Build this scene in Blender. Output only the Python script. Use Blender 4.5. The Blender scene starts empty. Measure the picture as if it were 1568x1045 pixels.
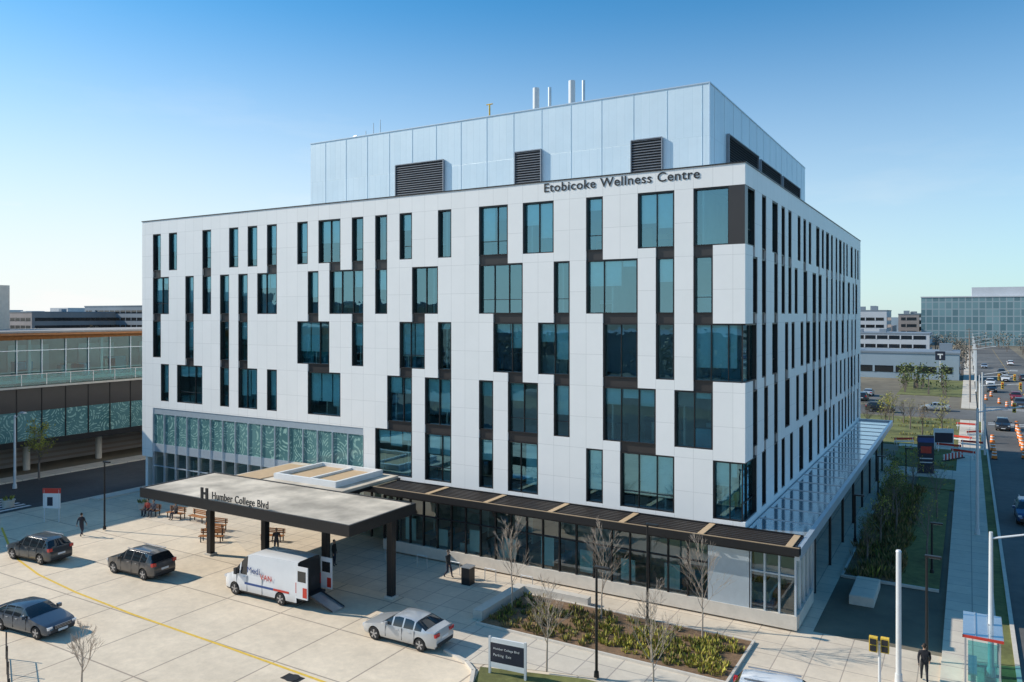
import bpy, math, random
from mathutils import Vector, Matrix
R=random.Random(7)
S=bpy.context.scene
S.view_settings.view_transform='Standard'; S.view_settings.look='None'; S.view_settings.exposure=0
# ---------------------------------------------------------------- materials
def newmat(name):
    m=bpy.data.materials.new(name); m.use_nodes=True
    nt=m.node_tree; b=nt.nodes['Principled BSDF']; return m,nt,b
def N(nt,t,**k):
    n=nt.nodes.new(t)
    for a,v in k.items():
        if hasattr(n,a): setattr(n,a,v)
        else: n.inputs[a.replace('_',' ')].default_value=v
    return n
def c4(c): return (c[0],c[1],c[2],1)
def mat(name,col,rough=.6,metal=0,var=.12,scale=3.0,bump=0.0,bscale=40,spec=.5,coord='P',coat=0,big=None):
    m,nt,b=newmat(name); L=nt.links
    if coord=='P': co=N(nt,'ShaderNodeNewGeometry').outputs['Position']
    else: co=N(nt,'ShaderNodeTexCoord').outputs['Object']
    no=N(nt,'ShaderNodeTexNoise'); no.inputs['Scale'].default_value=scale; no.inputs['Detail'].default_value=6; no.inputs['Roughness'].default_value=.65
    L.new(co,no.inputs['Vector'])
    mr=N(nt,'ShaderNodeMapRange'); mr.inputs['From Min'].default_value=.25; mr.inputs['From Max'].default_value=.75
    mr.inputs['To Min'].default_value=1-var; mr.inputs['To Max'].default_value=1+var
    L.new(no.outputs['Fac'],mr.inputs['Value'])
    vm=N(nt,'ShaderNodeVectorMath',operation='SCALE'); vm.inputs[0].default_value=col; L.new(mr.outputs[0],vm.inputs['Scale'])
    out=vm.outputs[0]
    if big:
        n2=N(nt,'ShaderNodeTexNoise'); n2.inputs['Scale'].default_value=big[0]; n2.inputs['Detail'].default_value=4
        L.new(co,n2.inputs['Vector'])
        m2=N(nt,'ShaderNodeMapRange'); m2.inputs['From Min'].default_value=.35; m2.inputs['From Max'].default_value=.65
        m2.inputs['To Min'].default_value=1-big[1]; m2.inputs['To Max'].default_value=1+big[1]*.5
        L.new(n2.outputs['Fac'],m2.inputs['Value'])
        v2=N(nt,'ShaderNodeVectorMath',operation='SCALE'); L.new(out,v2.inputs[0]); L.new(m2.outputs[0],v2.inputs['Scale']); out=v2.outputs[0]
    L.new(out,b.inputs['Base Color'])
    b.inputs['Roughness'].default_value=rough; b.inputs['Metallic'].default_value=metal
    b.inputs['Specular IOR Level'].default_value=spec; b.inputs['Coat Weight'].default_value=coat
    if bump:
        n3=N(nt,'ShaderNodeTexNoise'); n3.inputs['Scale'].default_value=bscale; L.new(co,n3.inputs['Vector'])
        bp=N(nt,'ShaderNodeBump'); bp.inputs['Strength'].default_value=bump; bp.inputs['Distance'].default_value=.02
        L.new(n3.outputs['Fac'],bp.inputs['Height']); L.new(bp.outputs[0],b.inputs['Normal'])
    return m
def panelmat(name,c1,c2,cm,axis,bw,rh,mort,ox=0,oz=0,rough=.45,metal=0,offset=0.0,stain=.06,bump=.4,spec=.5,fine=0):
    m,nt,b=newmat(name); L=nt.links
    g=N(nt,'ShaderNodeNewGeometry'); sp=N(nt,'ShaderNodeSeparateXYZ'); L.new(g.outputs['Position'],sp.inputs[0])
    cb=N(nt,'ShaderNodeCombineXYZ')
    a,bb={'X':('X','Z'),'Y':('Y','Z'),'G':('X','Y')}[axis]
    L.new(sp.outputs[a],cb.inputs[0]); L.new(sp.outputs[bb],cb.inputs[1])
    ad=N(nt,'ShaderNodeVectorMath',operation='ADD'); ad.inputs[1].default_value=(ox+bw*400,oz+rh*400,0); L.new(cb.outputs[0],ad.inputs[0])
    br=N(nt,'ShaderNodeTexBrick'); br.offset=offset; br.squash=1
    br.inputs['Color1'].default_value=c4(c1); br.inputs['Color2'].default_value=c4(c2); br.inputs['Mortar'].default_value=c4(cm)
    br.inputs['Scale'].default_value=1; br.inputs['Mortar Size'].default_value=mort; br.inputs['Mortar Smooth'].default_value=.1
    br.inputs['Brick Width'].default_value=bw; br.inputs['Row Height'].default_value=rh
    L.new(ad.outputs[0],br.inputs['Vector'])
    no=N(nt,'ShaderNodeTexNoise'); no.inputs['Scale'].default_value=.35; no.inputs['Detail'].default_value=8; no.inputs['Roughness'].default_value=.7
    L.new(g.outputs['Position'],no.inputs['Vector'])
    mr=N(nt,'ShaderNodeMapRange'); mr.inputs['From Min'].default_value=.3; mr.inputs['From Max'].default_value=.7
    mr.inputs['To Min'].default_value=1-stain; mr.inputs['To Max'].default_value=1+stain; L.new(no.outputs['Fac'],mr.inputs['Value'])
    vm=N(nt,'ShaderNodeVectorMath',operation='SCALE'); L.new(br.outputs['Color'],vm.inputs[0]); L.new(mr.outputs[0],vm.inputs['Scale'])
    out=vm.outputs[0]
    if fine:
        n2=N(nt,'ShaderNodeTexNoise'); n2.inputs['Scale'].default_value=2.3; n2.inputs['Detail'].default_value=10; n2.inputs['Roughness'].default_value=.75; L.new(g.outputs['Position'],n2.inputs['Vector'])
        m2=N(nt,'ShaderNodeMapRange'); m2.inputs['From Min'].default_value=.3; m2.inputs['From Max'].default_value=.7; m2.inputs['To Min'].default_value=1-fine; m2.inputs['To Max'].default_value=1+fine
        L.new(n2.outputs['Fac'],m2.inputs['Value']); v2=N(nt,'ShaderNodeVectorMath',operation='SCALE'); L.new(out,v2.inputs[0]); L.new(m2.outputs[0],v2.inputs['Scale']); out=v2.outputs[0]
    L.new(out,b.inputs['Base Color'])
    b.inputs['Roughness'].default_value=rough; b.inputs['Metallic'].default_value=metal; b.inputs['Specular IOR Level'].default_value=spec
    if bump:
        bp=N(nt,'ShaderNodeBump'); bp.invert=True; bp.inputs['Strength'].default_value=bump; bp.inputs['Distance'].default_value=.01
        L.new(br.outputs['Fac'],bp.inputs['Height']); L.new(bp.outputs[0],b.inputs['Normal'])
    return m
def glassmat(name,tint,refl=.12,rough=.01,gcol=(.9,.97,1),wave=.02):
    m,nt,b=newmat(name); L=nt.links; nt.nodes.remove(b)
    out=[n for n in nt.nodes if n.type=='OUTPUT_MATERIAL'][0]
    tr=N(nt,'ShaderNodeBsdfTransparent'); tr.inputs[0].default_value=c4(tint)
    gl=N(nt,'ShaderNodeBsdfGlossy'); gl.inputs['Roughness'].default_value=rough; gl.inputs['Color'].default_value=c4(gcol)
    lw=N(nt,'ShaderNodeLayerWeight'); lw.inputs['Blend'].default_value=.3
    mr=N(nt,'ShaderNodeMapRange'); mr.inputs['To Min'].default_value=refl; mr.inputs['To Max'].default_value=1
    L.new(lw.outputs['Fresnel'],mr.inputs['Value'])
    mx=N(nt,'ShaderNodeMixShader'); L.new(mr.outputs[0],mx.inputs[0]); L.new(tr.outputs[0],mx.inputs[1]); L.new(gl.outputs[0],mx.inputs[2])
    L.new(mx.outputs[0],out.inputs[0])
    g=N(nt,'ShaderNodeNewGeometry'); no=N(nt,'ShaderNodeTexNoise'); no.inputs['Scale'].default_value=.9; L.new(g.outputs['Position'],no.inputs['Vector'])
    bp=N(nt,'ShaderNodeBump'); bp.inputs['Strength'].default_value=wave*4; bp.inputs['Distance'].default_value=.05
    L.new(no.outputs['Fac'],bp.inputs['Height']); L.new(bp.outputs[0],gl.inputs['Normal'])
    return m
MOD=1.165
M={}
M['white_x']=panelmat('facade_panel_front',(.90,.885,.86),(.87,.86,.835),(.66,.65,.63),'X',MOD,2.0,.012,ox=.7,oz=-.11,stain=.025,bump=.1)
M['white_y']=panelmat('facade_panel_side',(.90,.885,.86),(.87,.86,.835),(.66,.65,.63),'Y',MOD,2.0,.012,ox=-.7,oz=-.11,stain=.025,bump=.1)
M['dark']=mat('dark_metal',(.025,.024,.025),.4,.3,.1)
M['brownmetal']=mat('bronze_slat',(.055,.043,.036),.5,.2,.15)
M['spandrel']=mat('spandrel_panel',(.042,.037,.036),.3,0,.1,1.0)
M['glass']=glassmat('window_glass',(.56,.84,.88),.27,gcol=(.42,.82,.98))
M['glass2']=glassmat('shopfront_glass',(.62,.82,.82),.12)
M['bridgeglass']=glassmat('bridge_glass',(.45,.78,.80),.05)
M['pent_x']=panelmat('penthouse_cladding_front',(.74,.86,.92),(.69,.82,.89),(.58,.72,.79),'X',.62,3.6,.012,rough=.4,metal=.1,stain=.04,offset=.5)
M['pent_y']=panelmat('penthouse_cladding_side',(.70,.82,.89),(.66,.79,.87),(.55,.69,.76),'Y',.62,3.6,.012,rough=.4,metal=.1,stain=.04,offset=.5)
M['louver']=mat('louver_blade',(.30,.32,.35),.45,.5,.1)
M['alu']=mat('aluminium',(.58,.66,.73),.35,.5,.06)
M['steel']=mat('galvanised_steel',(.60,.61,.62),.4,.7,.1)
M['palepole']=mat('painted_pole_grey',(.66,.67,.67),.5,.1,.06)
M['interior']=mat('interior_wall',(.60,.58,.54),.8,0,.15,.5)
M['slab']=mat('interior_ceiling',(.66,.66,.64),.8,0,.1,.6)
M['blind']=mat('roller_blind',(.72,.88,.88),.8,0,.06)
M['blind2']=mat('roller_blind_brown',(.40,.33,.28),.8,0,.06)
M['roof']=mat('roof_membrane',(.32,.30,.28),.85,0,.2,.8)
M['canopyroof']=mat('canopy_membrane',(.60,.52,.42),.8,0,.16,.9,big=(.4,.4))
M['concrete']=panelmat('concrete_driveway',(.74,.61,.455),(.70,.58,.435),(.38,.30,.23),'G',4.4,4.4,.045,rough=.85,stain=.14,bump=.2,oz=1.2,fine=.10)
M['paver']=panelmat('concrete_plaza',(.68,.57,.44),(.62,.525,.41),(.38,.31,.25),'G',1.5,1.5,.025,rough=.85,stain=.12,bump=.2,fine=.08)
M['walk']=panelmat('concrete_sidewalk',(.64,.56,.45),(.59,.52,.43),(.36,.31,.27),'G',1.6,1.6,.03,rough=.85,stain=.10,bump=.2,fine=.08)
M['asphalt']=mat('asphalt',(.085,.082,.08),.85,0,.18,1.5,.3,60,big=(.12,.3))
M['asphalt2']=mat('asphalt_parking',(.15,.142,.13),.85,0,.2,1.0,.2,40,big=(.05,.4))
M['earth']=mat('ground_dry',(.20,.17,.12),.95,0,.3,.3,big=(.02,.45))
M['grass']=mat('lawn',(.16,.165,.05),.95,0,.35,2.2,.5,50,big=(.25,.35))
M['mulch']=mat('mulch_soil',(.20,.12,.065),.95,0,.45,6,.8,30)
M['kerb']=mat('kerb_concrete',(.62,.56,.48),.8,0,.12,2)
M['yellow']=mat('yellow_road_paint',(.78,.50,.06),.7,0,.25,5)
M['whitepaint']=mat('white_road_paint',(.72,.72,.70),.7,0,.25,5)
M['whitemat']=mat('white_paint',(.78,.78,.77),.4,0,.04)
M['black']=mat('black_plastic',(.02,.02,.022),.5,0,.1)
M['red']=mat('red_sign_paint',(.60,.05,.03),.45,0,.08)
M['blue']=mat('blue_sign_paint',(.03,.08,.25),.45,0,.08)
M['navy']=mat('navy_sign_panel',(.02,.025,.045),.4,0,.08)
M['orange']=mat('orange_plastic',(.80,.20,.02),.5,0,.08)
M['tan']=mat('timber_soffit',(.42,.17,.055),.55,0,.25,3)
M['tanbeam']=mat('tan_steel_beam',(.55,.38,.22),.6,0,.1)
M['bark']=mat('bark_grey',(.19,.155,.13),.9,0,.25,8)
M['palebark']=mat('bark_pale',(.45,.36,.28),.9,0,.25,8)
M['brick']=panelmat('brown_brick',(.30,.24,.20),(.26,.21,.18),(.34,.3,.27),'X',.6,.3,.02,rough=.8,bump=.1,offset=.5)
M['cgl']=mat('canopy_glass_top',(.55,.62,.66),.10,.6,.08)
def frit():
    m,nt,b=newmat('fritted_glass'); L=nt.links
    g=N(nt,'ShaderNodeNewGeometry'); sp=N(nt,'ShaderNodeSeparateXYZ'); L.new(g.outputs['Position'],sp.inputs[0])
    cb=N(nt,'ShaderNodeCombineXYZ'); ad=N(nt,'ShaderNodeMath',operation='ADD'); L.new(sp.outputs['X'],ad.inputs[0]); L.new(sp.outputs['Y'],ad.inputs[1])
    L.new(ad.outputs[0],cb.inputs[0]); L.new(sp.outputs['Z'],cb.inputs[1])
    def rings(sc,fr,th):
        vo=N(nt,'ShaderNodeTexVoronoi'); vo.inputs['Scale'].default_value=sc; vo.inputs['Randomness'].default_value=1; L.new(cb.outputs[0],vo.inputs['Vector'])
        mu=N(nt,'ShaderNodeMath',operation='MULTIPLY'); mu.inputs[1].default_value=fr; L.new(vo.outputs['Distance'],mu.inputs[0])
        si=N(nt,'ShaderNodeMath',operation='SINE'); L.new(mu.outputs[0],si.inputs[0])
        gt=N(nt,'ShaderNodeMath',operation='GREATER_THAN'); gt.inputs[1].default_value=th; L.new(si.outputs[0],gt.inputs[0]); return gt.outputs[0]
    a=rings(.42,74,.3)
    no=N(nt,'ShaderNodeTexNoise'); no.inputs['Scale'].default_value=2.2; L.new(cb.outputs[0],no.inputs['Vector'])
    g2=N(nt,'ShaderNodeMath',operation='GREATER_THAN'); g2.inputs[1].default_value=.5; L.new(no.outputs['Fac'],g2.inputs[0])
    mm=N(nt,'ShaderNodeMath',operation='MULTIPLY'); L.new(a,mm.inputs[0]); L.new(g2.outputs[0],mm.inputs[1])
    n2=N(nt,'ShaderNodeTexNoise'); n2.inputs['Scale'].default_value=.25; L.new(cb.outputs[0],n2.inputs['Vector'])
    mb=N(nt,'ShaderNodeMix'); mb.data_type='RGBA'; mb.inputs[6].default_value=(.04,.12,.13,1); mb.inputs[7].default_value=(.17,.32,.32,1); L.new(n2.outputs['Fac'],mb.inputs[0])
    mx=N(nt,'ShaderNodeMix'); mx.data_type='RGBA'; mx.inputs[7].default_value=(.30,.48,.43,1); L.new(mb.outputs[2],mx.inputs[6])
    L.new(mm.outputs[0],mx.inputs[0]); L.new(mx.outputs[2],b.inputs['Base Color']); b.inputs['Roughness'].default_value=.08
    return m
M['frit']=frit()
def farglass():
    m,nt,b=newmat('curtain_wall_far'); L=nt.links
    g=N(nt,'ShaderNodeNewGeometry'); sp=N(nt,'ShaderNodeSeparateXYZ'); L.new(g.outputs['Position'],sp.inputs[0])
    cb=N(nt,'ShaderNodeCombineXYZ'); L.new(sp.outputs['X'],cb.inputs[0]); L.new(sp.outputs['Z'],cb.inputs[1])
    br=N(nt,'ShaderNodeTexBrick'); br.offset=0; L.new(cb.outputs[0],br.inputs['Vector'])
    br.inputs['Color1'].default_value=(.10,.19,.22,1); br.inputs['Color2'].default_value=(.20,.33,.36,1); br.inputs['Mortar'].default_value=(.30,.38,.41,1)
    br.inputs['Scale'].default_value=1; br.inputs['Mortar Size'].default_value=.3; br.inputs['Brick Width'].default_value=3.2; br.inputs['Row Height'].default_value=4
    L.new(br.outputs['Color'],b.inputs['Base Color']); b.inputs['Roughness'].default_value=.2
    return m
M['farglass']=farglass()
def leafmat(name,a,b2):
    m,nt,b=newmat(name); L=nt.links
    g=N(nt,'ShaderNodeNewGeometry'); no=N(nt,'ShaderNodeTexNoise'); no.inputs['Scale'].default_value=1.7; L.new(g.outputs['Position'],no.inputs['Vector'])
    cr=N(nt,'ShaderNodeValToRGB'); cr.color_ramp.elements[0].position=.35; cr.color_ramp.elements[0].color=c4(a); cr.color_ramp.elements[1].position=.65; cr.color_ramp.elements[1].color=c4(b2)
    L.new(no.outputs['Fac'],cr.inputs[0]); L.new(cr.outputs[0],b.inputs['Base Color']); b.inputs['Roughness'].default_value=.8
    return m
M['leafyg']=leafmat('leaf_yellow_green',(.18,.19,.03),(.50,.45,.07))
M['leafbr']=leafmat('leaf_brown',(.18,.12,.05),(.38,.27,.12))
M['leafgr']=leafmat('leaf_green',(.05,.07,.022),(.14,.16,.04))
M['leaffar']=leafmat('bare_wood_mass',(.11,.095,.07),(.22,.18,.13))
# ---------------------------------------------------------------- mesh builder
class MB:
    def __init__(s): s.v=[];s.f=[];s.m=[];s.mats=[]
    def mi(s,k):
        k=M[k] if isinstance(k,str) else k
        if k not in s.mats: s.mats.append(k)
        return s.mats.index(k)
    def face(s,pts,k):
        n=len(s.v); s.v+= [tuple(p) for p in pts]; s.f.append(tuple(range(n,n+len(pts)))); s.m.append(s.mi(k))
    def box(s,x0,x1,y0,y1,z0,z1,k,rot=None,c=None):
        if x0>x1:x0,x1=x1,x0
        if y0>y1:y0,y1=y1,y0
        n=len(s.v); P=[(x0,y0,z0),(x1,y0,z0),(x1,y1,z0),(x0,y1,z0),(x0,y0,z1),(x1,y0,z1),(x1,y1,z1),(x0,y1,z1)]
        if rot is not None:
            mt=Matrix.Rotation(rot,3,'Z'); cc=Vector(c if c else (0,0,0)); P=[tuple(mt@Vector(p)+cc) for p in P]
        s.v+=P; i=s.mi(k)
        for q in ((0,3,2,1),(4,5,6,7),(0,1,5,4),(1,2,6,5),(2,3,7,6),(3,0,4,7)):
            s.f.append(tuple(n+a for a in q)); s.m.append(i)
    def cyl(s,p0,p1,r0,r1,k,n=8,caps=True):
        p0=Vector(p0);p1=Vector(p1); d=(p1-p0)
        if d.length<1e-6: return
        d.normalize(); a=d.orthogonal().normalized(); b=d.cross(a); st=len(s.v)
        for p,r in((p0,r0),(p1,r1)):
            for j in range(n):
                t=2*math.pi*j/n; s.v.append(tuple(p+a*r*math.cos(t)+b*r*math.sin(t)))
        i=s.mi(k)
        for j in range(n):
            s.f.append((st+j,st+(j+1)%n,st+n+(j+1)%n,st+n+j)); s.m.append(i)
        if caps:
            s.f.append(tuple(st+j for j in range(n))[::-1]); s.m.append(i)
            s.f.append(tuple(st+n+j for j in range(n))); s.m.append(i)
    def obj(s,name,parent=None,smooth=False,loc=None,rz=0):
        me=bpy.data.meshes.new(name); me.from_pydata(s.v,[],s.f)
        for m_ in s.mats: me.materials.append(m_)
        me.polygons.foreach_set('material_index',s.m)
        if smooth:
            me.polygons.foreach_set('use_smooth',[True]*len(s.f))
            me.set_sharp_from_angle(angle=math.radians(35))
        me.update()
        o=bpy.data.objects.new(name,me); S.collection.objects.link(o)
        if parent: o.parent=parent
        if loc: o.location=loc
        if rz: o.rotation_euler=(0,0,rz)
        return o
def empty(name,loc=(0,0,0)):
    o=bpy.data.objects.new(name,None); S.collection.objects.link(o); o.location=loc; o.empty_display_size=.5; return o
def text(body,name,width,loc,rot,mt,parent=None,ext=.03,height=None,bold=0):
    c=bpy.data.curves.new(name,'FONT'); c.body=body; c.extrude=ext; c.size=1; c.offset=bold; c.space_character=1.08; c.materials.append(M[mt])
    o=bpy.data.objects.new(name,c); S.collection.objects.link(o)
    bpy.context.view_layer.update()
    w=max(o.dimensions[0],.01); o.scale=(width/w,(height if height else width/w),1)
    o.location=loc; o.rotation_euler=rot
    if parent: o.parent=parent
    return o
# ---------------------------------------------------------------- MAIN BUILDING
bld=empty('wellness_centre_building')
kx=lambda k:-0.7-MOD*k
TOP=[24.11,20.11,16.11,12.11,8.11]; WH=3.41
XL=-55.9; YB=55.0; ZT=25.36; ZB=4.15
E=0.0
rows=[[(46,45),(44,43),(40,39),(37,36),(35,34),(33,32),(30,29),(28,26),(25,24),(23,22),(21,20),(18,17),(15,13),(12,10),(8,7),(5,3),(2,None)],
[(46,44),(42,41),(40,39),(38,37),(36,35),(34,32),(29,28),(27,24),(23,22),(20,18),(15,12),(10,9),(8,5),(4,3),(2,1)],
[(46,45),(42,41),(38,37),(36,35),(30,27),(25,24),(21,19),(18,17),(14,12),(11,9),(7,5),(4,3),(2,None)],
[(45,44),(43,40),(38,37),(36,34),(33,32),(29,26),(22,20),(19,17),(15,14),(13,11),(10,9),(7,4),(3,1)],
[(23,20),(19,17),(15,14),(13,11),(8,7),(6,3),(1,None)]]
front=[[(kx(a),E if b is None else kx(b)) for a,b in r] for r in rows]
side=[]
for r in range(5):
    L=[]; 
    if r in(0,2,4): L.append((0.0,2.4 if r==0 else 2.9)); m=3 
    else: m=1
    while m<45:
        w=R.choice([1,1,1,1.5]) ; L.append((.7+MOD*m,.7+MOD*(m+w))); m+=w+R.choice([1,1.5,2,2,1])
    L=[(a,b) for a,b in L if b<YB-.8]
    side.append(L)
def comp(wins,a,b):
    out=[];c=a
    for w in sorted(wins):
        if w[0]>c+1e-4: out.append((c,w[0]))
        c=max(c,w[1])
    if c<b-1e-4: out.append((c,b))
    return out
def inter(A,B):
    o=[]
    for a in A:
        for b in B:
            lo=max(a[0],b[0]);hi=min(a[1],b[1])
            if hi-lo>.2:o.append((lo,hi))
    return sorted(o)
wall=MB(); frm=MB(); gl=MB(); bl=MB()
D=.35
def wbox(ax,a,b,z0,z1,mt,d0=0,d1=D,mb=None):
    mb=mb or wall
    if ax=='f': mb.box(a,b,d0,d1,z0,z1,mt)
    else: mb.box(-d1,-d0,a,b,z0,z1,mt)
for ax,W,a0,a1 in(('f',front,XL,0.0),('s',side,D,YB)):
    mw='white_x' if ax=='f' else 'white_y'
    for r in range(5):
        zt=TOP[r];zb=zt-WH
        lo=a0
        if ax=='f' and r==4: lo=-28.66
        wins=[w for w in W[r] if w[1]>lo]
        wins2=[(max(w[0],a0),w[1]) for w in wins]
        for a,b in comp(wins2,lo,a1): wbox(ax,a,b,zb,zt,mw)
        sz0=TOP[r+1] if r<4 else ZB; sz1=zb
        if r<4:
            nx=[w for w in W[r+1] if w[1]>a0]
            dk=inter(wins,nx)
        else: dk=[]
        dk=[(max(a,a0),b) for a,b in dk]
        for a,b in dk: wbox(ax,a,b,sz0,sz1,'spandrel',.14,D)
        if ax=='f' and r==3:
            for a,b in comp(dk,-28.66,a1): wbox(ax,a,b,sz0,sz1,mw)
            wbox(ax,a0,-28.66,8.0,sz1,mw)
        else:
            for a,b in comp(dk,lo,a1): wbox(ax,a,b,sz0,sz1,mw)
        for a,b in wins:
            g=.26
            aa,bb=a,b
            ca = (ax=='s' and a==0.0); cb=(ax=='f' and b==0.0)
            if ca: aa=g
            if cb: bb=-g
            if ax=='f': gl.face([(aa,g,zb),(bb,g,zb),(bb,g,zt),(aa,g,zt)],'glass')
            else: gl.face([(-g,aa,zb),(-g,bb,zb),(-g,bb,zt),(-g,aa,zt)],'glass')
            ft=.10
            if not ca: wbox(ax,a,a+ft,zb,zt,'dark',.03,.32,frm)
            if not cb: wbox(ax,b-ft,b,zb,zt,'dark',.03,.32,frm)
            x0=aa if ca else a+ft; x1=bb if cb else b-ft
            wbox(ax,x0,x1,zb,zb+.07,'dark',.04,.32,frm); wbox(ax,x0,x1,zt-.10,zt,'dark',.04,.32,frm)
            n=max(1,round((b-a)/MOD))
            if n>=2:
                for j in range(1,n):
                    if n==2 or R.random()<.75:
                        xm=a+(b-a)*j/n+ (R.choice([-.25,0,.25]) if n==2 else 0)
                        wbox(ax,xm-.022,xm+.022,zb+.07,zt-.10,'dark',.18,.30,frm)
            if R.random()<.35: wbox(ax,x0,x1,zb+.95,zb+.99,'dark',.19,.30,frm)
            same=R.random(); drop0=R.uniform(.25,.8)
            for j in range(n):
                p=a+(b-a)*j/n; q=a+(b-a)*(j+1)/n
                if same<.76:
                    drop=drop0 if R.random()<.65 else R.uniform(.1,.95)
                    k='blind' if R.random()<.88 else 'blind2'
                    if ca: p=max(p,.5)
                    if cb: q=min(q,-.5)
                    if q-p>.3: wbox(ax,p+.06,q-.06,zt-.1-(WH-.2)*drop,zt-.1,k,.38,.40,bl)
    wbox(ax,a0,a1,TOP[0],ZT,mw)
frm.box(-.95,-.02,.02,.255,TOP[0]-WH,TOP[0],'spandrel'); frm.box(-.255,-.02,.255,.7,TOP[0]-WH,TOP[0],'spandrel')
for r in(2,4): frm.box(-.24,-.17,.17,.24,TOP[r]-WH,TOP[r],'dark')
frm.box(XL-.05,.05,-.05,.45,ZT,ZT+.07,'dark'); frm.box(-.45,.05,.45,YB+.05,ZT,ZT+.07,'dark')
frm.box(XL-.05,XL+.4,.45,YB+.05,ZT,ZT+.07,'dark'); frm.box(XL+.4,-.45,YB-.4,YB+.05,ZT,ZT+.07,'dark')
wall.box(XL,XL+D,D,YB-D,0,ZT,'white_y'); wall.box(XL,-D,YB-D,YB,0,ZT,'white_x')
wall.box(XL,kx(46)+.0,0,D,3.4,8.0,'white_x')
inn=MB()
for z in (4.15,8.12,12.12,16.12,20.12): inn.box(XL+.4,-.4,.45,YB-.4,z,z+.5,'slab')
inn.box(XL+.4,-.4,.45,YB-.4,24.2,24.9,'roof')
inn.box(XL+7,-6,5.2,YB-6,0,24.15,'interior')
for z in (0,4.65,8.62,12.62,16.62,20.62):
    x=XL+2
    while x<-2:
        x+=R.choice([3,4,5,6])*MOD; 
        if x<-1: inn.box(x,x+.12,.5,5.2,z,z+3.48,'interior')
    y=3
    while y<YB-6:
        y+=R.choice([3,4,5])*MOD; inn.box(-6,-.5,y,y+.12,z,z+3.48,'interior')
fcols=[mat('furniture_%d'%i,c,.6) for i,c in enumerate([(.55,.5,.42),(.08,.32,.38),(.7,.7,.67),(.28,.16,.09),(.05,.05,.06),(.1,.4,.55)])]
for z in (4.65,8.62,12.62,16.62,20.62):
    for i in range(34):
        x=R.uniform(XL+2,-2); y=R.uniform(.8,2.8); w=R.uniform(.5,1.6); h=R.uniform(.7,1.5)
        inn.box(x,x+w,y,y+.6,z,z+h,R.choice(fcols))
    for i in range(14):
        y=R.uniform(1,YB-6); inn.box(-2.4,-1.2,y,y+R.uniform(.5,1.5),z,z+R.uniform(.7,1.5),R.choice(fcols))
inn.obj('interior_floors',bld); 
cw=MB(); xa,xb=kx(46),-28.66
cw.box(xa,xb,.05,.3,7.45,8.0,'alu')
cw.box(xa,xb,.12,.28,4.7,7.45,'frit')
cw.box(xa,xb,.08,.30,3.95,4.7,'alu')
gl.face([(xa,.2,0),(xb,.2,0),(xb,.2,3.95),(xa,.2,3.95)],'glass2')
x=xa
while x<xb+.01:
    cw.box(x-.035,x+.035,.0,.26,0,7.45,'alu'); x+=(xb-xa)/16
cw.box(xa,xb,.1,.24,2.6,2.68,'alu')
cw.obj('fritted_curtain_wall',bld)
wall.box(-28.66,kx(23),0.0,D,ZB-.3,ZB,'white_x')
gf=MB(); Y0=-2.6
gf.box(-24.5,3.3,Y0-.04,Y0+.3,.12,.85,'kerb'); gf.box(3.0,3.34,Y0+.3,2.2,.12,.85,'kerb')
x=-24.5
gl.face([(-24.5,Y0+.12,.85),(-1.4,Y0+.12,.85),(-1.4,Y0+.12,3.9),(-24.5,Y0+.12,3.9)],'glass2')
while x<-1.3:
    gf.box(x-.04,x+.04,Y0+.02,Y0+.2,.85,3.9,'dark'); x+=1.155
gf.box(-24.5,-1.4,Y0+.03,Y0+.19,2.85,2.92,'dark')
gf.box(-1.4,.9,Y0,Y0+.2,.85,3.9,'alu')
gl.face([(.9,Y0+.12,.85),(3.2,Y0+.12,.85),(3.2,Y0+.12,3.9),(.9,Y0+.12,3.9)],'glass2')
for x in(.9,1.65,2.4,3.22): gf.box(x-.05,x+.05,Y0,Y0+.2,.85,3.9,'alu')
gl.face([(3.2,Y0+.12,.85),(3.2,2.2,.85),(3.2,2.2,3.9),(3.2,Y0+.12,3.9)],'glass2')
for y in(-1.4,-.2,1.0,2.2): gf.box(3.14,3.3,y-.05,y+.05,.85,3.9,'alu')
gf.box(-1.4,3.25,Y0+.02,Y0+.19,2.85,2.93,'alu')
gf.box(-24.5,3.3,Y0+.0,0,3.9,4.12,'dark'); gf.box(-26.5,3.3,Y0+.05,0,4.12,4.2,'roof')
gf.box(0,3.3,2.2,2.4,0,3.9,'interior')
gf.box(-24.5,3.1,3.8,4.0,.1,3.9,'interior')
gf.box(-24.5,3.1,Y0+.4,3.8,.02,.1,'slab')
for i in range(30):
    x=R.uniform(-23.5,2); gf.box(x,x+R.uniform(.5,1.4),R.uniform(-1.8,1.5),R.uniform(1.6,2.2),.1,R.uniform(.6,1.3),R.choice(fcols))
for i in range(9):
    x=-23+i*2.7; gf.box(x,x+.9,-2.0,-1.97,.9,R.uniform(1.8,2.8),'blind')
gl.face([(-28.66,-.6,.1),(-24.5,-.6,.1),(-24.5,-.6,3.9),(-28.66,-.6,3.9)],'glass2')
for x in(-28.6,-27.3,-26.0,-24.6): gf.box(x-.05,x+.05,-.68,-.5,.1,3.9,'dark')
gf.box(-28.7,-24.5,-.6,0,3.9,4.2,'dark')
gl.face([(-.1,2.4,.6),(-.1,YB,.6),(-.1,YB,4.05),(-.1,2.4,4.05)],'glass2')
gf.box(-.3,0,2.4,YB,0,.6,'kerb')
y=2.4
while y<YB: gf.box(-.18,.03,y-.05,y+.05,.6,4.05,'dark'); y+=1.5
cx=MB()
cx.box(0.02,3.3,-3.0,53.6,4.05,4.25,'dark')
cx.box(3.3,3.55,-3.2,53.8,3.95,4.5,'alu'); cx.box(.02,3.3,53.6,53.8,3.95,4.5,'alu')
y=-2.9; 
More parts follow.
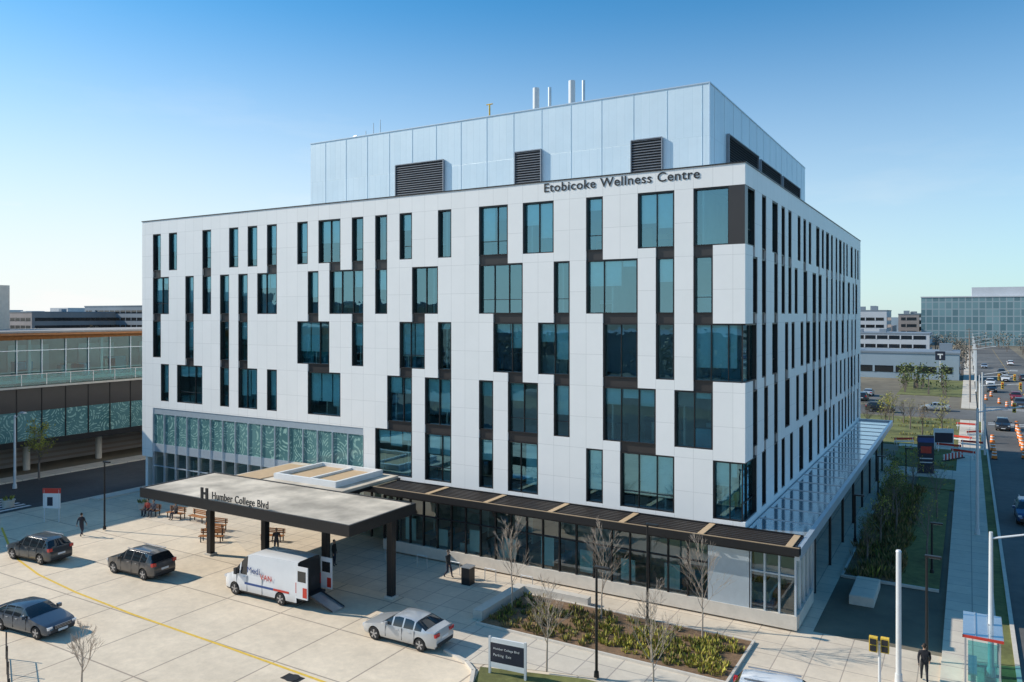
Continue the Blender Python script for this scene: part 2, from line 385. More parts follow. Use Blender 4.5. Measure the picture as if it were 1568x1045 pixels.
while y<53:
    cx.box(.1,3.25,y+.06,min(y+2.9,53.5),4.25,4.33,'cgl'); cx.box(.1,3.3,y-.03,y+.03,4.25,4.37,'steel'); y+=2.95
cx.obj('east_canopy',bld)
for y in range(4,52,6): gf.cyl((3.1,y,0),(3.1,y,4.05),.09,.09,'dark')
tr=MB(); xa,xb=-26.3,3.3
tr.box(xa,xb+.25,-3.42,-3.2,4.22,4.62,'dark'); tr.box(xb,xb+.25,-3.2,-2.9,4.22,4.62,'dark')
tr.box(xa,xb+.25,-3.33,-3.29,4.62,4.65,'tanbeam')
for j in range(7):
    y=-3.0+j*.34; tr.box(xa,xb,y,y+.12,4.42,4.56,'brownmetal')
x=xa+1.0
while x<xb:
    tr.box(x,x+.16,-3.18,-.6,4.24,4.41,'brownmetal'); tr.box(x+.16,x+.5,-3.15,-.75,4.57,4.615,'tanbeam'); x+=4.66
tr.box(xa,xb,-.7,-.6,4.24,4.62,'dark')
tr.obj('front_trellis',bld)
gf.obj('ground_floor_wall',bld)
wall.obj('facade_panels',bld); frm.obj('window_frames',bld); gl.obj('window_glass',bld); bl.obj('window_blinds',bld)
ed=MB(); ed.box(kx(23),-.02,.06,.34,ZB-.35,ZB-.001,'dark'); ed.box(-.34,-.06,.35,YB-.1,ZB-.1,ZB-.001,'dark'); ed.obj('facade_base_trim',bld)
# --- penthouse
pt=MB(); px0,px1,py0,py1,pz=-41.2,-4.1,7.0,42.6,32.36
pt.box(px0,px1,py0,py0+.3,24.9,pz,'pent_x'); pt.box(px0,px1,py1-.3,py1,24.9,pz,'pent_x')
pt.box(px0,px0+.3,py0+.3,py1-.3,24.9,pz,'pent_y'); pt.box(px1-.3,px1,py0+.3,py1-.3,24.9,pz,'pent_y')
pt.box(px0+.3,px1-.3,py0+.3,py1-.3,pz-.6,pz-.4,'roof')
pt.box(px0-.05,px1+.05,py0-.05,py0+.35,pz,pz+.08,'alu'); pt.box(px1-.35,px1+.05,py0+.35,py1,pz,pz+.08,'alu')
pt.box(px1-.02,px1+.04,py0-.04,py0+.02,24.9,pz,'alu')
x=px0+1.86
while x<px1: pt.box(x-.012,x+.012,py0-.02,py0,24.9,pz,'pent_x'); x+=2.48
y=py0+1.2
while y<py1: pt.box(px1,px1+.02,y-.012,y+.012,24.9,pz,'pent_y'); y+=2.48
def louv(ax,a,b,z0,z1):
    if ax=='f': pt.box(a,b,py0-.06,py0-.045,z0,z1,'black')
    else: pt.box(px1+.045,px1+.06,a,b,z0,z1,'black')
    z=z0
    while z<z1-.05:
        if ax=='f': pt.face([(a,py0-.2,z),(b,py0-.2,z),(b,py0-.07,z+.13),(a,py0-.07,z+.13)],'louver')
        else: pt.face([(px1+.2,a,z),(px1+.2,b,z),(px1+.07,b,z+.13),(px1+.07,a,z+.13)],'louver')
        z+=.19
    t=.07
    for q in(a,b):
        if ax=='f': pt.box(q-t/2,q+t/2,py0-.22,py0-.031,z0,z1,'louver')
        else: pt.box(px1+.031,px1+.22,q-t/2,q+t/2,z0,z1,'louver')
    if ax=='f': pt.box(a,b,py0-.22,py0-.031,z1,z1+t,'louver')
    else: pt.box(px1+.031,px1+.22,a,b,z1,z1+t,'louver')
louv('f',-31.1,-26.1,25.3,29.35); louv('f',-19.3,-17.0,25.3,29.2); louv('f',-9.7,-7.4,25.3,29.0)
louv('s',11.3,20.5,27.4,29.7); louv('s',21.4,29.5,27.4,29.6); louv('s',30.4,38.8,27.4,29.6)
pt.obj('rooftop_penthouse',bld)
st=MB()
st.cyl((-20.8,13,31.8),(-20.8,13,36.0),.28,.28,'whitemat',14); st.cyl((-20.0,14,31.8),(-20.0,14,36.2),.15,.15,'steel',10)
st.cyl((-17.4,13,31.8),(-17.4,13,36.1),.28,.28,'whitemat',14); st.cyl((-16.8,14,31.8),(-16.8,14,36.3),.14,.14,'steel',10)
st.cyl((-23.6,10,31.8),(-23.6,10,34.3),.07,.07,'yellow'); st.cyl((-23.9,10,34.3),(-23.3,10,34.3),.05,.05,'yellow')
for x,h in((-34.6,1.8),(-35.4,1.6),(-36.3,1.0),(-37.6,.6),(-38.2,.6)):
    st.cyl((x,9,31.8),(x,9,32.4+h),.05,.035,'steel')
st.cyl((-38.4,9,32.9),(-37.4,9,33.1),.06,.06,'steel')
for x in(-15,-12,-8,-28): st.box(x,x+.5,8,8.5,32,32.6,'steel')
st.obj('rooftop_stacks',bld)
text("Etobicoke Wellness Centre",'facade_lettering',10.4,(-13.1,-.02,24.70),(math.pi/2,0,0),'black',bld,.012,.80,.008)
# ---------------------------------------------------------------- ENTRANCE CANOPY
ca=empty('entrance_canopy')
cm=MB(); x0,x1,y0,y1=-35.9,-17.66,-13.6,-7.75
cm.box(x0,x1,y0,y1,4.65,4.85,'dark')
for a in((x0,x1,y0,y0+.14),(x0,x1,y1-.14,y1),(x0,x0+.14,y0+.14,y1-.14),(x1-.14,x1,y0+.14,y1-.14)): cm.box(a[0],a[1],a[2],a[3],4.85,5.28,'dark')
cm.box(x0+.14,x1-.14,y0+.14,y1-.14,4.85,5.24,'canopyroof')
for x in(-34.2,-28.8,-23.4,-18.2):
    cm.box(x-.19,x+.19,-9.6,-9.22,0.1,4.65,'dark'); cm.box(x-.3,x+.3,-9.71,-9.11,0,.14,'kerb')
cm.box(x0+.4,x1-.4,-9.5,-9.3,4.4,4.65,'dark')
cm.obj('canopy_roof_and_columns',ca)
lk=MB()
lk.box(-35.7,-25.0,-7.75,-.1,4.4,4.62,'dark')
lk.box(-35.6,-25.1,-7.7,-.2,4.62,4.8,'canopyroof')
for a in((-32.2,-26.2,-5.6,-5.35),(-32.2,-26.2,-.9,-.65),(-32.2,-31.95,-5.35,-.9),(-26.45,-26.2,-5.35,-.9)): lk.box(a[0],a[1],a[2],a[3],4.8,5.2,'whitemat')
lk.box(-31.95,-26.45,-5.35,-.9,4.9,4.95,'tanbeam')
lk.box(-29.2,-29.0,-5.35,-.9,4.95,5.1,'whitemat')
lk.box(-35.2,-32.8,-6.8,-1.2,4.8,4.86,'tanbeam')
lk.obj('link_canopy',ca)
text("Humber College Blvd",'canopy_lettering',4.9,(-28.9,-13.5,5.36),(math.pi/2,0,0),'black',ca,.02,.62,.006)
cm=MB(); cm.box(-29.9,-29.7,-13.55,-13.47,5.28,5.95,'black');cm.box(-29.45,-29.25,-13.55,-13.47,5.28,5.95,'black');cm.box(-29.7,-29.45,-13.54,-13.48,5.54,5.68,'black'); cm.obj('logo_mark',ca)
# ---------------------------------------------------------------- GROUND
def sheet(name,pts,z,mt):
    mb=MB(); mb.face([(p[0],p[1],z) for p in pts],mt); return mb.obj(name)
def rect(a,b,c,d): return [(a,c),(b,c),(b,d),(a,d)]
sheet('ground',rect(-4000,4000,-3000,5000),-.02,'earth')
sheet('driveway_pavement',rect(-66,3,-46,-5),.004,'concrete')
sheet('plaza_pavement',[(-30,-9),(-17,-9),(-13.4,-11.5),(-11.9,-12.8),(13,-12.8),(13,-2),(4,-2),(4,56),(-58,56),(-58,-6),(-36,-6)],.012,'paver')
sheet('access_road',[(-72,-60),(-58.5,-60),(-58.5,-9),(-57.5,-3),(-57.5,60),(-70,60),(-72,10)],.008,'asphalt')
sheet('main_road',rect(13.1,29,-200,900),.004,'asphalt2')
sheet('cross_road',rect(-400,500,98,112),.008,'asphalt2')
sheet('lower_access_road',rect(-66,13,-75,-46),.008,'asphalt')
sheet('parking_lot_pavement',rect(-140,-74,-200,-30),.002,'asphalt2')  # unseen dark asphalt, added to darken the window reflections
sheet('parking_lot_pavement',rect(-200,300,-280,-90),.002,'asphalt2')  # unseen asphalt behind the camera, added as dark ground for windows to reflect
def ribbon(mb,pts,w,z,mt):
    for i in range(len(pts)-1):
        a=Vector((*pts[i],0));b=Vector((*pts[i+1],0)); d=(b-a).normalized(); n=Vector((-d.y,d.x,0))*w/2
        mb.face([(a.x-n.x,a.y-n.y,z),(b.x-n.x,b.y-n.y,z),(b.x+n.x,b.y+n.y,z),(a.x+n.x,a.y+n.y,z)],mt)
mk=MB()
ribbon(mk,[(-54,-13.2),(-49,-15.2),(-44.5,-16.8),(-40.2,-17.75),(-35,-18.35),(-29,-18.7),(-21,-18.9),(-14,-19.15),(-6,-19.5)],.15,.012,'yellow')
mk.obj('driveway_centre_line')
mk=MB()
for y in range(-60,400,9): mk.box(20.95,21.1,y,y+3,.010,.014,'yellow')
mk.box(17.0,17.12,-60,94,.010,.014,'whitepaint'); mk.box(25.0,25.12,-60,94,.010,.014,'whitepaint')
for y in (93,94.8,115,116.8):mk.box(13.6,28.6,y,y+.5,.012,.016,'whitepaint')
for i in range(8): mk.box(-66+i*.9,-65.6+i*.9,-12,-8.2,.012,.016,'whitepaint')
mk.obj('road_markings')
sw=MB(); sw.box(9.9,12.3,-60,96,0,.12,'walk'); sw.box(12.9,13.1,-60,96,0,.15,'kerb'); sw.box(29,31.5,-60,96,0,.12,'walk')
sw.box(3.4,9.9,44.5,49.5,0,.12,'walk'); sw.box(3.4,9.9,64,66,0,.12,'walk'); sw.box(9.9,12.3,114,400,0,.12,'walk')
sw.obj('sidewalk')
lw=MB()
lw.box(12.3,12.9,-60,96,0,.10,'grass'); lw.box(3.6,9.9,50,64,0,.1,'grass'); lw.box(-20,9.9,66,96,0,.1,'grass'); lw.box(6.6,9.9,39,44.5,0,.1,'grass')
lw.box(31.5,60,-60,96,0,.05,'grass'); lw.box(-56.5,-20,58,96,0,.05,'grass'); lw.box(-2,9.9,136,180,0,.05,'grass')
lw.obj('lawn')
isl=MB(); isl.box(-57.4,-56.0,-4.2,20,0,.14,'kerb'); isl.box(-73,-70.5,-60,60,0,.14,'walk'); isl.obj('left_kerb')
kb=MB(); K=[(-17.4,-8.3),(-14.2,-11.2),(-12.6,-12.9),(-11.2,-13.8),(-9.6,-14.3),(-8.8,-14.9),(-8.2,-16),(-8.0,-18),(-8,-46)]
for i in range(3,len(K)-1):
    a=Vector(K[i]);b=Vector(K[i+1]);d=b-a; ang=math.atan2(d.y,d.x)
    kb.box(0,d.length+.02,-.09,.09,0,.14,'kerb',ang,(a.x,a.y,0))
kb.obj('curved_kerb')
sheet('front_walk',[(-12.6,-12.9),(-11.2,-13.8),(-9.6,-14.3),(-8.6,-13.9),(-4,-12.6),(13,-12.6),(13,-10.2),(-11.7,-10.2)],.02,'walk')
sheet('roadside_lawn',[(-8.8,-14.3),(-4,-12.9),(1.6,-12.9),(1.6,-30),(-7.9,-30),(-7.9,-18),(-8.1,-16)],.03,'grass')
sheet('parking_drive',rect(1.9,9,-40,-10.9),.024,'asphalt2')
bd=MB(); bx0,bx1,by0,by1=-11.6,1.6,-10.1,-5.1
bd.box(bx0,bx1,by0,by1,0,.10,'mulch')
bd.box(bx0-.15,bx1+.12,by0-.12,by0,0,.14,'kerb'); bd.box(bx0-.15,bx1+.12,by1,by1+.12,0,.14,'kerb'); bd.box(bx1,bx1+.12,by0,by1,0,.14,'kerb')
bd.obj('planting_bed')
bw=MB(); bw.box(-12.35,-11.75,-9.6,-4.7,0,.5,'kerb'); bw.box(-11.75,-7.6,-4.97,-4.5,0,.5,'kerb') ; bw.obj('concrete_bench_wall')
bw=MB(); bw.box(5.1,6.4,3.2,7.0,0,.5,'kerb'); bw.box(5.15,6.35,3.25,6.95,.5,.53,'walk'); bw.obj('concrete_bench')
def clump(mb,x,y,z,r,h,n,ks):
    for i in range(n):
        a=R.uniform(0,6.283); rr=r*math.sqrt(R.random()); px=x+rr*math.cos(a); py=y+rr*math.sin(a)
        hh=h*R.uniform(.5,1.1)*(1-.4*rr/r); b=R.uniform(0,6.283); w=R.uniform(.02,.05)
        tx=px+math.cos(a)*hh*R.uniform(.1,.6); ty=py+math.sin(a)*hh*R.uniform(.1,.6)
        zm=z+hh*.55; mx=(px+tx)/2; my=(py+ty)/2; cw,sw_=math.cos(b)*w,math.sin(b)*w
        k=R.choice(ks)
        mb.face([(px-cw*.4,py-sw_*.4,z),(px+cw*.4,py+sw_*.4,z),(mx+cw,my+sw_,zm),(tx,ty,z+hh),(mx-cw,my-sw_,zm)],k)
pl=MB()
for i in range(330):
    x=R.uniform(bx0+.3,bx1-.3); y=R.uniform(by0+.3,by1-.3)
    if y>by1-1.3 and R.random()<.6: continue
    yg = x>-5.5
    clump(pl,x,y,.1,R.uniform(.14,.30),R.uniform(.2,.5),30,['leafyg','leafyg','leafyg','leafbr'] if (yg and R.random()<.85) else ['leafbr','leafgr','leafbr','leafyg'])
pl.obj('ornamental_grass_planting')
bd=MB(); bd.box(4.2,9.5,8,38.5,0,.12,'mulch'); bd.box(4.05,4.2,7.9,38.6,0,.16,'kerb'); bd.box(4.2,9.5,7.85,8,0,.16,'kerb'); bd.box(7.2,9.5,8,38.5,.12,.13,'grass'); bd.obj('planting_bed')
pl=MB()
for i in range(300):
    x=R.uniform(4.4,7.2); y=R.uniform(8.3,38)
    clump(pl,x,y,.12,R.uniform(.3,.6),R.uniform(.4,.9),30,['leafgr','leafbr','leafgr','leafyg'] if R.random()<.3 else ['leafgr','leafbr'])
pl.obj('shrub_planting')
pl=MB()
for i in range(80):
    x=R.uniform(2,9.5); y=R.uniform(51,63) if R.random()<.4 else R.uniform(68,94); clump(pl,x,y,.1,R.uniform(.4,.8),R.uniform(.3,.7),20,['leafyg','leafbr','leafgr'])
pl.obj('shrub_planting')
# ---------------------------------------------------------------- TREES
def branch(mb,p,d,L,r,lvl,ends,mt='bark',maxl=4,spread=.5):
    q=p+d*L*.5+Vector((R.uniform(-1,1),R.uniform(-1,1),R.uniform(-.3,.5)))*L*.05; e=q+(d+Vector((R.uniform(-.12,.12),R.uniform(-.12,.12),.08))).normalized()*L*.5
    mb.cyl(p,q,r,r*.82,mt,6 if lvl<2 else 4,False); mb.cyl(q,e,r*.82,r*.6,mt,6 if lvl<2 else 4,False)
    ends.append((e,lvl))
    if lvl>=maxl: return
    n=R.choice([2,3,3]) 
    for i in range(n):
        nd=(d+Vector((R.uniform(-1,1),R.uniform(-1,1),R.uniform(-.2,.6)))*spread).normalized()
        s=p.lerp(e,R.uniform(.55,1.0)) if i else e
        branch(mb,s,nd,L*R.uniform(.62,.82),max(r*.58,.006),lvl+1,ends,mt,maxl,spread)
def tree(name,x,y,h,maxl=4,leaf=None,nleaf=0,spread=.5,z=0,r=.05,bk='bark'):
    mb=MB(); ends=[]
    mb.cyl((0,0,0),(0.02,0,h*.3),r*1.2,r,bk,8)
    cur=Vector((.02,0,h*.3)); seg=h*.7/6
    for j in range(6):
        nx=cur+Vector((R.uniform(-.05,.05)*h*.3,R.uniform(-.05,.05)*h*.3,seg)); rr=r*(1-j/6.5)
        mb.cyl(cur,nx,rr,r*(1-(j+1)/6.5),bk,6,False)
        for b in range(3 if j<5 else 2):
            a=R.uniform(0,6.283); d=Vector((math.cos(a)*spread*1.3,math.sin(a)*spread*1.3,1)).normalized()
            branch(mb,cur.lerp(nx,R.random()),d,h*.19*(1.15-j*.11),rr*.45,2,ends,bk,maxl,spread)
        cur=nx
    if leaf:
        for i in range(nleaf):
            e,l=R.choice(ends); c=e+Vector((R.gauss(0,1),R.gauss(0,1),R.gauss(0,.8)))*h*.045
            s=h*.016*R.uniform(.6,1.4); u=Vector((R.gauss(0,1),R.gauss(0,1),R.gauss(0,1))).normalized(); v=u.orthogonal().normalized()
            mb.face([c-u*s,c+v*s*.6,c+u*s,c-v*s*.6],leaf)
    return mb.obj(name,loc=(x,y,z))
for x,y,h in((-11.1,-7.5,4.3),(-6.2,-6.2,4.4),(-.6,-6.3,4.6),(-5.8,-13.3,3.6),(-.6,-13.4,4.2),(-22.2,-25.5,2.6)):
    tree('bare_young_tree',x,y,h,5,z=.1,r=.04,bk='palebark')
for x,y,h,k,n in((5.6,16,3.4,'leafyg',160),(6.3,20.5,3.8,'leafgr',900),(5.7,25,3.8,'leafyg',700),(5.4,30.5,3.6,'leafgr',700),(6.6,35,3.6,'leafyg',300),(5.2,11.5,2.8,'leafgr',400),(8.6,14,4.0,'leafyg',60),(8.8,27,4.2,'leafyg',40)):
    tree('ornamental_tree',x,y,h,4,k,n,.55,.1,r=.06)
for i in range(9):
    tree('street_tree',R.uniform(-2,9.0),R.uniform(68,94),R.uniform(3,5),4,R.choice(['leafbr','leafyg','leafgr']),R.choice([100,350]),.55,0,r=.08)
for x,y,h,k,n in((-69.5,-13,6,'leafbr',800),(-69.8,-2,5,'leafyg',900),(-68,38,6,'leafbr',100)): tree('street_tree',x,y,h,4,k,n,.6,0,r=.1)
# ---------------------------------------------------------------- VEHICLES
def interp(P,u):
    for i in range(len(P)-1):
        if P[i][0]<=u<=P[i+1][0]:
            t=(u-P[i][0])/(P[i+1][0]-P[i][0]+1e-9); return P[i][1]*(1-t)+P[i+1][1]*t
    return P[-1][1]
paints={}
def paint(n,c,metal=.4):
    if n not in paints:
        paints[n]=mat('car_paint_'+n,c,.28,metal,.03,2,coord='O',coat=.6)
    return paints[n]
M['carglass']=mat('car_window_glass',(.018,.022,.026),.05,0,.02,spec=.9,coord='O')
M['tyre']=mat('tyre_rubber',(.02,.02,.02),.85,0,.1)
M['rim']=mat('alloy_rim',(.5,.5,.52),.3,.8,.05)
M['tail']=mat('tail_light_red',(.5,.01,.01),.2,0,.05,coat=.5)
M['head']=mat('head_light_clear',(.75,.77,.8),.1,.3,.05,coat=.5)
M['trim']=mat('bumper_trim',(.035,.035,.037),.6,0,.1)
SP={
'sedan':dict(L=4.65,W=1.80,wh=(.185,.80),wr=.325,belt=.96,top=[(0,.52),(.015,.68),(.06,.76),(.28,.98),(.42,1.38),(.50,1.45),(.66,1.43),(.74,1.36),(.88,1.08),(.975,1.03),(1,.72)],ws=(.285,.425),rs=(.735,.875),pil=(.435,.575,.72),gl=(.33,.82)),
'suv':dict(L=4.6,W=1.86,wh=(.18,.80),wr=.35,belt=1.08,top=[(0,.6),(.015,.82),(.05,.95),(.25,1.12),(.38,1.58),(.46,1.67),(.80,1.65),(.90,1.57),(.975,1.10),(1,.78)],ws=(.255,.39),rs=(.905,.97),pil=(.40,.56,.73,.86),gl=(.30,.93)),
'van':dict(L=5.9,W=2.05,wh=(.17,.79),wr=.36,belt=1.32,top=[(0,.65),(.015,.98),(.03,1.08),(.13,1.34),(.25,2.05),(.31,2.40),(.42,2.62),(.9,2.66),(1,2.62)],ws=(.135,.255),rs=None,pil=(.24,),gl=(.16,.34)),
}
def carmesh(kind,pm,opendoors=False):
    P=SP[kind]; L=P['L'];W=P['W']; mb=MB()
    us=set([0,.008,.015,.03,.05,.08,1,.99,.98,.965,.95]); 
    for a in P['top']: us.add(a[0])
    for a in (P['ws'] or ())+(P['rs'] or ())+P['gl']: us.add(a)
    for p in P['pil']: us.add(p-.009); us.add(p+.009)
    ra=P['wr']+.06
    for w in P['wh']:
        for j in range(-6,7): us.add(w+math.sin(j/6*math.pi/2)*ra/L)
        us.add(w-ra/L-.003); us.add(w+ra/L+.003)
    us=sorted(us); us=[u for i,u in enumerate(us) if i==0 or u-us[i-1]>.0015]
    wt=[(0,.74),(.02,.86),(.07,.95),(.16,1),(.86,1),(.95,.95),(.985,.9),(1,.84)] if kind!='van' else [(0,.72),(.02,.86),(.08,.95),(.2,1),(1,.99)]
    rings=[]
    for u in us:
        top=interp(P['top'],u); w=W/2*interp(wt,u); belt=min(P['belt']+ (u-.3)*.06,top-.02)
        zb=.24+ (.12 if u<.02 or u>.985 else 0)
        for c in P['wh']:
            dx=(u-c)*L
            if abs(dx)<ra: zb=max(zb,P['wr']+math.sqrt(max(ra*ra-dx*dx,0)))
        h=max(0,top-belt)
        tum=.26 if kind!='van' else .10
        yr=w*(.965-tum*min(1,h/.5)) if h>.06 else w*.90
        z5=top-(.05 if h>.1 else .015)
        mid=max(.62*P['belt'],zb+.02); mid=min(mid,belt-.02)
        low=max(zb+.01,.36 if zb<.4 else zb+.01); low=min(low,mid-.005)
        x=L/2-u*L
        rings.append(([(0,zb),(w*.9,zb),(w*.985,low),(w,mid),(w*.965,belt),(yr,z5),(yr*.82,top),(0,top+.015)],x,u,h))
    idx=[]
    for r,x,u,h in rings:
        a=[]
        for (y,z) in r: a.append(len(mb.v)); mb.v.append((x,y,z))
        b=[a[0]]
        for (y,z) in r[1:-1]: b.append(len(mb.v)); mb.v.append((x,-y,z))
        b.append(a[-1]); idx.append((a,b))
    ip=mb.mi(pm); ig=mb.mi('carglass'); it=mb.mi('trim'); ik=mb.mi('black')
    for i in range(len(us)-1):
        um=(us[i]+us[i+1])/2
        for sgn in(0,1):
            A=idx[i][sgn];B=idx[i+1][sgn]
            for j in range(7):
                f=(A[j],B[j],B[j+1],A[j+1]) if sgn==0 else (A[j],A[j+1],B[j+1],B[j])
                mt=ip
                if j==0: mt=ik
                if j==1: mt=it if kind!='sedan' else ip
                if j==4 and P['gl'][0]<um<P['gl'][1] and max(rings[i][3],rings[i+1][3])>.12 and not any(abs(um-p)<.009 for p in P['pil']): mt=ig
                if j in(5,6):
                    if P['ws'][0]<um<P['ws'][1]: mt=ig
                    if P['rs'] and P['rs'][0]<um<P['rs'][1]: mt=ig
                mb.f.append(f); mb.m.append(mt)
    a,b=idx[0]; mb.f.append(tuple(a+b[1:-1][::-1])); mb.m.append(it)
    a,b=idx[-1]; mb.f.append(tuple((a+b[1:-1][::-1])[::-1])); mb.m.append(ik if opendoors else ip)  # with open doors the cap is painted black for the unlit cargo space
    for c in P['wh']:
        x=L/2-c*L
        for s in(-1,1):
            yo=s*(W/2-.02); yi=s*(W/2-.24); r=P['wr']
            mb.cyl((x,yi,r),(x,yo-s*.03,r),r,r,'tyre',22); mb.cyl((x,yo-s*.03,r),(x,yo,r),r,r*.93,'tyre',22)
            mb.cyl((x,yo,r),(x,yo+s*.006,r),r*.68,r*.66,'trim',20)
            for q in range(5):
                t=q*2*math.pi/5+.3; d=Vector((math.cos(t),0,math.sin(t))); n=Vector((-d.z,0,d.x)); cc=Vector((x,yo+s*.012,r))
                mb.face([cc+d*r*.12-n*.03,cc+d*r*.66-n*.045,cc+d*r*.66+n*.045,cc+d*r*.12+n*.03],'rim')
            mb.cyl((x,yo,r),(x,yo+s*.02,r),r*.17,r*.15,'rim',10)
    fz=interp(P['top'],.03)
    for s in(-1,1):
        mb.box(L/2-.30,L/2-.035,s*W*.30,s*W*.435,fz-.17,fz-.03,'head')
        if kind=='sedan': mb.box(-L/2+.005,-L/2+.16,s*W*.24,s*W*.445,.80,.96,'tail')
        elif kind=='suv': mb.box(-L/2+.02,-L/2+.22,s*W*.33,s*W*.468,.92,1.12,'tail')
        else: mb.box(-L/2-.02,-L/2+.06,s*W*.45,s*W*.492,.9,1.5,'tail')
        mx=L/2-(P['ws'][0]+.075)*L; mz=P['belt']
        mb.box(mx-.09,mx+.09,s*W*.5,s*(W*.5+.2),mz,mz+(.17 if kind!='van' else .35),pm if kind!='van' else 'trim')
        for hx in(.50,.66) if kind!='van' else(.30,):
            mb.box(L/2-hx*L-.1,L/2-hx*L+.08,s*(W/2-.02),s*(W/2+.015),P['belt']-.14,P['belt']-.11,pm)
        for dx in ((.345,.565,.73) if kind!='van' else (.2,.345,.55)):
            xx=L/2-dx*L; mb.box(xx-.007,xx+.007,s*(W/2-.03),s*(W/2+.002),.36,P['belt']-.02,'black')
    mb.box(L/2-.06,L/2+.012,-W*.26,W*.26,.50,fz-.07,'black')
    for q in range(3): mb.box(L/2,L/2+.02,-W*.25,W*.25,.54+q*.07,.555+q*.07,'rim')
    mb.box(L/2,L/2+.025,-.26,.26,.36,.47,'whitemat'); 
    if not opendoors: mb.box(-L/2-.02,-L/2+.05,-.26,.26,.62 if kind!='van' else .8,.74 if kind!='van' else .92,'whitemat')
    mb.box(-L/2-.012,-L/2+.1,-W*.38,W*.38,.34,.5,'trim')
    if kind=='suv':
        for s in(-1,1): mb.box(-L*.36,L*.10,s*.58-.02,s*.58+.02,1.67,1.72,'rim')
    return mb
cache={}
def car(name,kind,pn,col,x,y,rz,z=.01,metal=.4):
    k=(kind,pn)
    if k not in cache:
        o=carmesh(kind,paint(pn,col,metal)).obj(name,smooth=True); cache[k]=o.data
    else:
        o=bpy.data.objects.new(name,cache[k]); S.collection.objects.link(o)
    o.location=(x,y,z); o.rotation_euler=(0,0,rz); return o
GREY=(.09,.095,.10); SIL=(.55,.56,.57); DK=(.03,.035,.045); WH_=(.78,.78,.78); RD=(.35,.02,.02); BLU=(.03,.07,.18)
pi=math.pi
car('parked_suv','suv','grey',GREY,-43.6,-15.9,pi+.10)
car('parked_suv','suv','bronze',(.12,.11,.105),-34.9,-14.2,pi+.05)
car('parked_sedan','sedan','slate',(.07,.09,.12),-31.6,-22.6,.12)
car('parked_sedan','sedan','silver',SIL,-13.7,-13.6,pi+.02)
car('parked_suv','suv','white',WH_,4.7,-12.1,.1,.03,.0)
vn=empty('accessible_transport_van',(-24.6,-12.7,.01)); vn.rotation_euler=(0,0,pi+.04)
vm=carmesh('van',paint('white',WH_,0),True); L=5.9
vm.box(-L/2-.02,-L/2-.004,-.82,.82,.75,2.4,'black'); vm.box(-L/2-.03,-L/2-.01,-.5,-.1,1.0,1.5,'trim');  # black sheet painted in for the shade inside the open cargo space
vm.box(-L/2-.45,-L/2-.0,-.9,.9,.5,.62,'trim')
vo=vm.obj('body',vn,True)
dr=MB()
for s in(-1,1):
    a=s*1.0; dr.box(-L/2-.85,-L/2-.02,a-.03,a+.03,.65,2.45,paint('white',WH_,0)); dr.box(-L/2-.72,-L/2-.12,a-.036,a+.036,1.6,2.2,'carglass')
    dr.box(-L/2-.8,-L/2-.5,a-.04,a+.04,.75,1.3,'red')
dr.obj('rear_doors',vn)
rp=MB(); rp.face([(-L/2-.4,-.5,.62),(-L/2-.4,.5,.62),(-L/2-2.2,.5,.03),(-L/2-2.2,-.5,.03)],'steel')
for s in(-.5,.5): rp.face([(-L/2-.4,s,.62),(-L/2-.4,s,.75),(-L/2-2.2,s,.12),(-L/2-2.2,s,.03)],'trim')
rp.obj('wheelchair_ramp',vn)
dc=MB()
for s in(-1,1):
    dc.box(-1.2,1.1,s*1.022,s*1.030,.78,.90,'blue'); dc.box(-2.4,-1.2,s*1.022,s*1.030,.78,.90,'red')
dc.obj('livery_stripe',vn)
text("Medi",'livery_text_1',1.0,(.9,1.035,1.5),(pi/2,0,pi),'blue',vn,.004); text("VAN",'livery_text_2',.9,(-.15,1.035,1.25),(pi/2,0,pi),'red',vn,.004)
car('minivan','suv','blue',BLU,15.2,30.0,-pi/2)
for x,y,k,p,c,rz in((15.3,88,'suv','slate2',DK,-pi/2),(19,72,'sedan','silver',SIL,-pi/2),(23,60,'suv','grey',GREY,pi/2),(19,135,'suv','red',RD,-pi/2),(23,150,'sedan','slate',(0,0,0),pi/2),(15.5,170,'suv','white',WH_,-pi/2),(19,210,'suv','grey',GREY,-pi/2),(15.3,240,'sedan','silver',SIL,-pi/2),(23,260,'suv','white',WH_,pi/2),(-2,101.5,'suv','slate2',DK,0),(6,108.5,'sedan','silver',SIL,pi),(36,103,'suv','white',WH_,0),(19,122,'suv','grey',GREY,-pi/2),(15.4,152,'suv','slate2',DK,-pi/2),(19,185,'suv','white',WH_,-pi/2),(23,190,'suv','grey',GREY,pi/2)):
    car('car',k,p,c,x,y,rz)
lots=[('suv','grey',GREY),('sedan','silver',SIL),('suv','white',WH_),('suv','slate2',DK),('suv','red',RD),('sedan','slate',DK),('suv','blue',BLU),('sedan','wht',WH_)]
sheet('parking_lot_pavement',rect(-60,11,210,330),.002,'asphalt2'); sheet('parking_lot_pavement',rect(34,160,190,420),.002,'asphalt2'); sheet('parking_lot_pavement',rect(-50,-4,116,134),.004,'asphalt2')
for row in (206,216,228,240,252,268,282,300,318):
    for i in range(16):
        if R.random()<.8:
            k=R.choice(lots); car('parked_car',k[0],k[1],k[2],-38+i*3+R.uniform(-.2,.2),row,pi/2 if R.random()<.5 else -pi/2)
for row in (200,215,232,250,270,295,330,370):
    for i in range(22):
        if R.random()<.7:
            k=R.choice(lots); car('parked_car',k[0],k[1],k[2],38+i*3.2,row,pi/2)
for row in (120,130):
    for i in range(8):
        k=R.choice(lots); car('parked_car',k[0],k[1],k[2],-27+i*2.9,row,pi/2)
